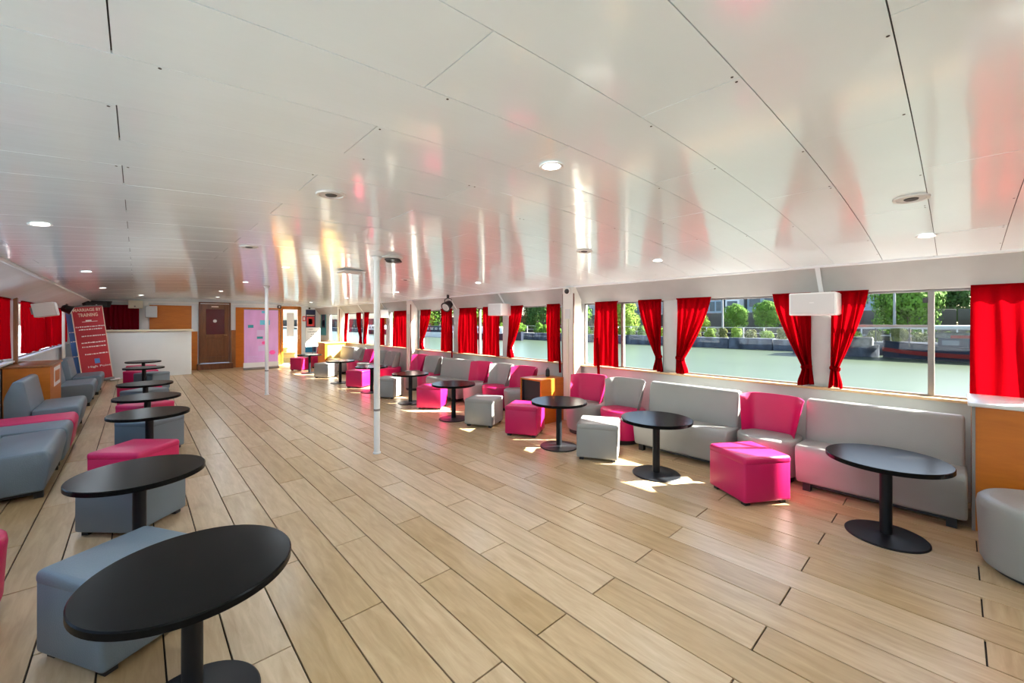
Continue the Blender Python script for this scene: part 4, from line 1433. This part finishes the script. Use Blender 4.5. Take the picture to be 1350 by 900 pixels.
for k in range(36):
    y = -5 + k * 1.4 + rng.uniform(-0.05, 0.05)
    c = rng.choice('oogl')
    o = mk('bush', BUSH[c], None, (QX + 2.3 + rng.uniform(-0.1, 0.3), y, -0.32), (0, 0, rng.uniform(0, 6)), (0.74,) * 2 + (rng.uniform(1.05, 1.6),))
    tag(o, {'o': 'olive blossoming shrub of the hedge on the opposite quay', 'g': 'mid-green shrub of the hedge on the opposite quay', 'l': 'lime shrub of the hedge on the opposite quay'}[c], 'shrub', 'hedge shrubs on the opposite quay')
for k in range(12):
    y = 44 + k * 4.5
    o = mk('bush', BUSH['g'], None, (QX + 2.9, y + 1.5, -0.32), (0, 0, rng.uniform(0, 6)), (1.3, 1.3, 1.8))
    tag(o, 'larger shrub on the distant part of the quay', 'shrub', 'distant quay shrubs')
for x, y, hgt, lab in ((QX + 3, 17.9, 5.6, 'white lamp pole left of the tree pair in the widest river view'), (QX + 3, 12.0, 4.8, 'thin pole in front of the left tree of the pair'), (QX + 3, 3.7, 6.5, 'grey lamp pole behind the moored barge'),
                       (QX + 3, -1.2, 5.5, 'grey lamp pole in the narrow pane at the right'), (QX + 3, 32.5, 3.5, 'white pole left of the white window pillar')):
    t = thing('lamp_pole', lab, 'pole', (x + 0.7, y, -0.3))
    mk('shaft', lathe('shaft', [(0.11, 0), (0.07, hgt)], 'pole_grey', n=10), t)
    mk('lamp_head', box('lamp_head', -0.5, 0.08, -0.08, 0.08, hgt, hgt + 0.12, 'pole_grey'), t)


def building(x, y0, y1, hgt, m, lab, floors, bays, z=-0.3):
    t = thing('building', lab, 'building', (x, (y0 + y1) / 2, z))
    h2 = (y1 - y0) / 2
    mk('walls', box('walls', 0, 14, -h2, h2, 0, hgt, m), t)
    mk('parapet', box('parapet', -0.2, 14.2, -h2 - 0.2, h2 + 0.2, hgt, hgt + 0.5, 'building_stone'), t)
    fh = hgt / floors
    bw = 2 * h2 / bays
    wme = box('window', -0.08, 0.02, -bw * 0.36, bw * 0.36, 0, fh * 0.55, 'building_glass')
    for i in range(floors):
        for j in range(bays):
            mk('window', wme, t, (0, -h2 + bw * (j + 0.5), fh * (i + 0.28)))


building(QX + 36, 29.9, 37, 16, 'building_blue', 'bluish glazed building left of the tree pair', 5, 6)
building(QX + 36, 26.9, 29.3, 16, 'building_white', 'plain white building block left of the tree pair', 5, 1)
building(QX + 38, 4, 26.2, 15, 'building_blue', 'long grey-blue building behind the tree pair', 4, 9)
building(QX + 36, -16, -3, 18, 'building_white', 'pale building at the right above the lime tree', 6, 5)
building(QX + 40, 38.5, 75, 15, 'building_stone', 'stone building farther along the bank', 5, 14)

# moored barge and tour boat
def hull_mesh(name, L_, w_, h_, m, sheer=0.3, zlo=-0.3):
    n = 20
    vv, ff = [], []
    for i in range(n + 1):
        t_ = i / n
        y = -L_ / 2 + L_ * t_
        e = min(1.0, min(t_, 1 - t_) * 5.5)
        hw2 = w_ / 2 * (0.15 + 0.85 * math.sin(e * PI / 2))
        zz = h_ + sheer * (abs(t_ - 0.5) * 2) ** 3
        zl = zlo + (sheer * (abs(t_ - 0.5) * 2) ** 3 if zlo > 0 else 0)
        k_ = 0.8 if zlo < 0 else 0.95
        vv += [(-hw2 * k_, y, zl), (-hw2, y, zz), (hw2, y, zz), (hw2 * k_, y, zl)]
    for i in range(n):
        a, b = i * 4, (i + 1) * 4
        for k in range(4):
            k2 = (k + 1) % 4
            ff.append((a + k, a + k2, b + k2, b + k))
    ff += [(0, 1, 2, 3), (n * 4 + 3, n * 4 + 2, n * 4 + 1, n * 4)]
    b_ = bmesh.new()
    vs = [b_.verts.new(q_) for q_ in vv]
    for q_ in ff:
        b_.faces.new([vs[i] for i in q_])
    return bm_mesh(name, b_, m)


b = thing('moored_barge', 'navy and red barge with long white roof moored at the opposite quay', 'boat', (QX - 3.0, -4.7, WZ))
mk('hull', hull_mesh('hull', 17.0, 3.6, 0.95, 'hull_navy', 0.35), b)
mk('red_strake', hull_mesh('red_strake', 17.12, 3.72, 0.50, 'hull_red', 0.30, 0.22), b)
mk('waterline_band', hull_mesh('waterline_band', 17.06, 3.66, 0.10, 'quay_dark', 0.0), b)
cab_ = mk('cabin', box('cabin', -1.5, 1.5, -6.4, 5.6, 0.95, 1.60, 'hull_navy', 0.03), b)
for k in range(9):
    mk('cabin_window', box('cabin_window', -1.53, -1.50, -5.8 + k * 1.3, -5.0 + k * 1.3, 1.12, 1.45, 'building_glass'), cab_)
mk('deck_clutter', box('deck_clutter', -1.2, 1.2, -5.8, 5.8, 1.55, 1.95, 'boat_clutter', 0.1, 1), b)
for k in range(7):
    mk('stanchion', lathe('stanchion', [(0.025, 1.5), (0.025, 2.28)], 'quay_dark', n=8), b, (-1.4, -5.5 + k * 1.9, 0))
mk('awning_roof', box('awning_roof', -1.7, 1.7, -4.2, 13.0, 2.24, 2.46, 'railing_white', 0.04), b)
mk('awning', box('awning', -1.75, 1.75, -9.0, -3.2, 1.75, 1.98, 'awning_cream', 0.05), b)
mk('red_sign', box('red_sign', -1.56, -1.5, 2.2, 5.0, 1.60, 1.80, 'hull_red'), b)
for k in range(4):
    mk('awning_post', lathe('awning_post', [(0.03, 0.9), (0.03, 2.26)], 'quay_dark', n=8), b, (-1.5, 7.0 + k * 1.8, 0))
b = thing('work_boat', 'grey low work boat moored left of the navy barge', 'boat', (QX - 2.6, 6.9, WZ))
mk('hull', hull_mesh('hull', 5.6, 3.0, 0.7, 'quay_stone', 0.25), b)
mk('deck_clutter', box('deck_clutter', -1.0, 1.0, -2.4, 2.2, 0.7, 1.5, 'boat_clutter', 0.1, 1), b)
mk('wheelhouse', box('wheelhouse', -0.7, 0.7, -0.6, 0.9, 1.5, 2.1, 'leaf_olive', 0.05, 1), b)
for k, (y, m, lab) in enumerate(((50, 'hull_navy', 'dark boat moored far along the quay, left of the cream post'), (66, 'building_white', 'white boat moored farther along the quay'), (92, 'hull_navy', 'small dark boat seen between the red curtains'))):
    b = thing('moored_boat', lab, 'boat', (QX - 3, y, WZ))
    mk('hull', hull_mesh('hull', 13.0, 3.6, 0.9, m, 0.4), b)
    mk('cabin', box('cabin', -1.3, 1.3, -3.5, 3.5, 0.9, 2.0, 'building_white' if k != 1 else 'hull_navy', 0.08, 1), b)
    mk('cabin_windows', boxes('cabin_windows', [(-1.33, -1.30, -3.0 + j * 1.5, -2.0 + j * 1.5, 1.3, 1.75) for j in range(4)], 'building_glass'), b)

# left bank: trees, plus added quay and pale paving bouncing sun to the ceiling
q = thing('quay_wall', 'added quay wall edging the light-bouncing near bank behind the left windows', 'wall', (-3.1, 0, WZ - 0.5))
for k in range(-3, 6):
    mk('stone_block', box('stone_block', -0.8, 0, k * 8 + 0.02, k * 8 + 7.98, 0, 1.86, 'bounce_paving', 0.04, 1), q)
o = mk('bounce_bank', box('bounce_bank', -120, -3.9, -160, 260, WZ - 0.5, 0.3, 'bounce_paving'))
tag(o, 'added pale ground on the near bank, bouncing sun to the ceiling', kind='structure')
for y, lab in ((14, 'tree on the near bank behind the maroon curtains'), (34, 'second tree on the near bank, left')):
    t = thing('tree', lab, 'tree', (-24, y, 0.3))
    mk('trunk', TRUNK, t, (0, 0, 0), (0, 0, 0), (1.3, 1.3, 1.3))
    mk('crown', CROWN['g'], t, (0, 0, 4.6), (0, 0, 0), (1.3, 1.3, 1.3))
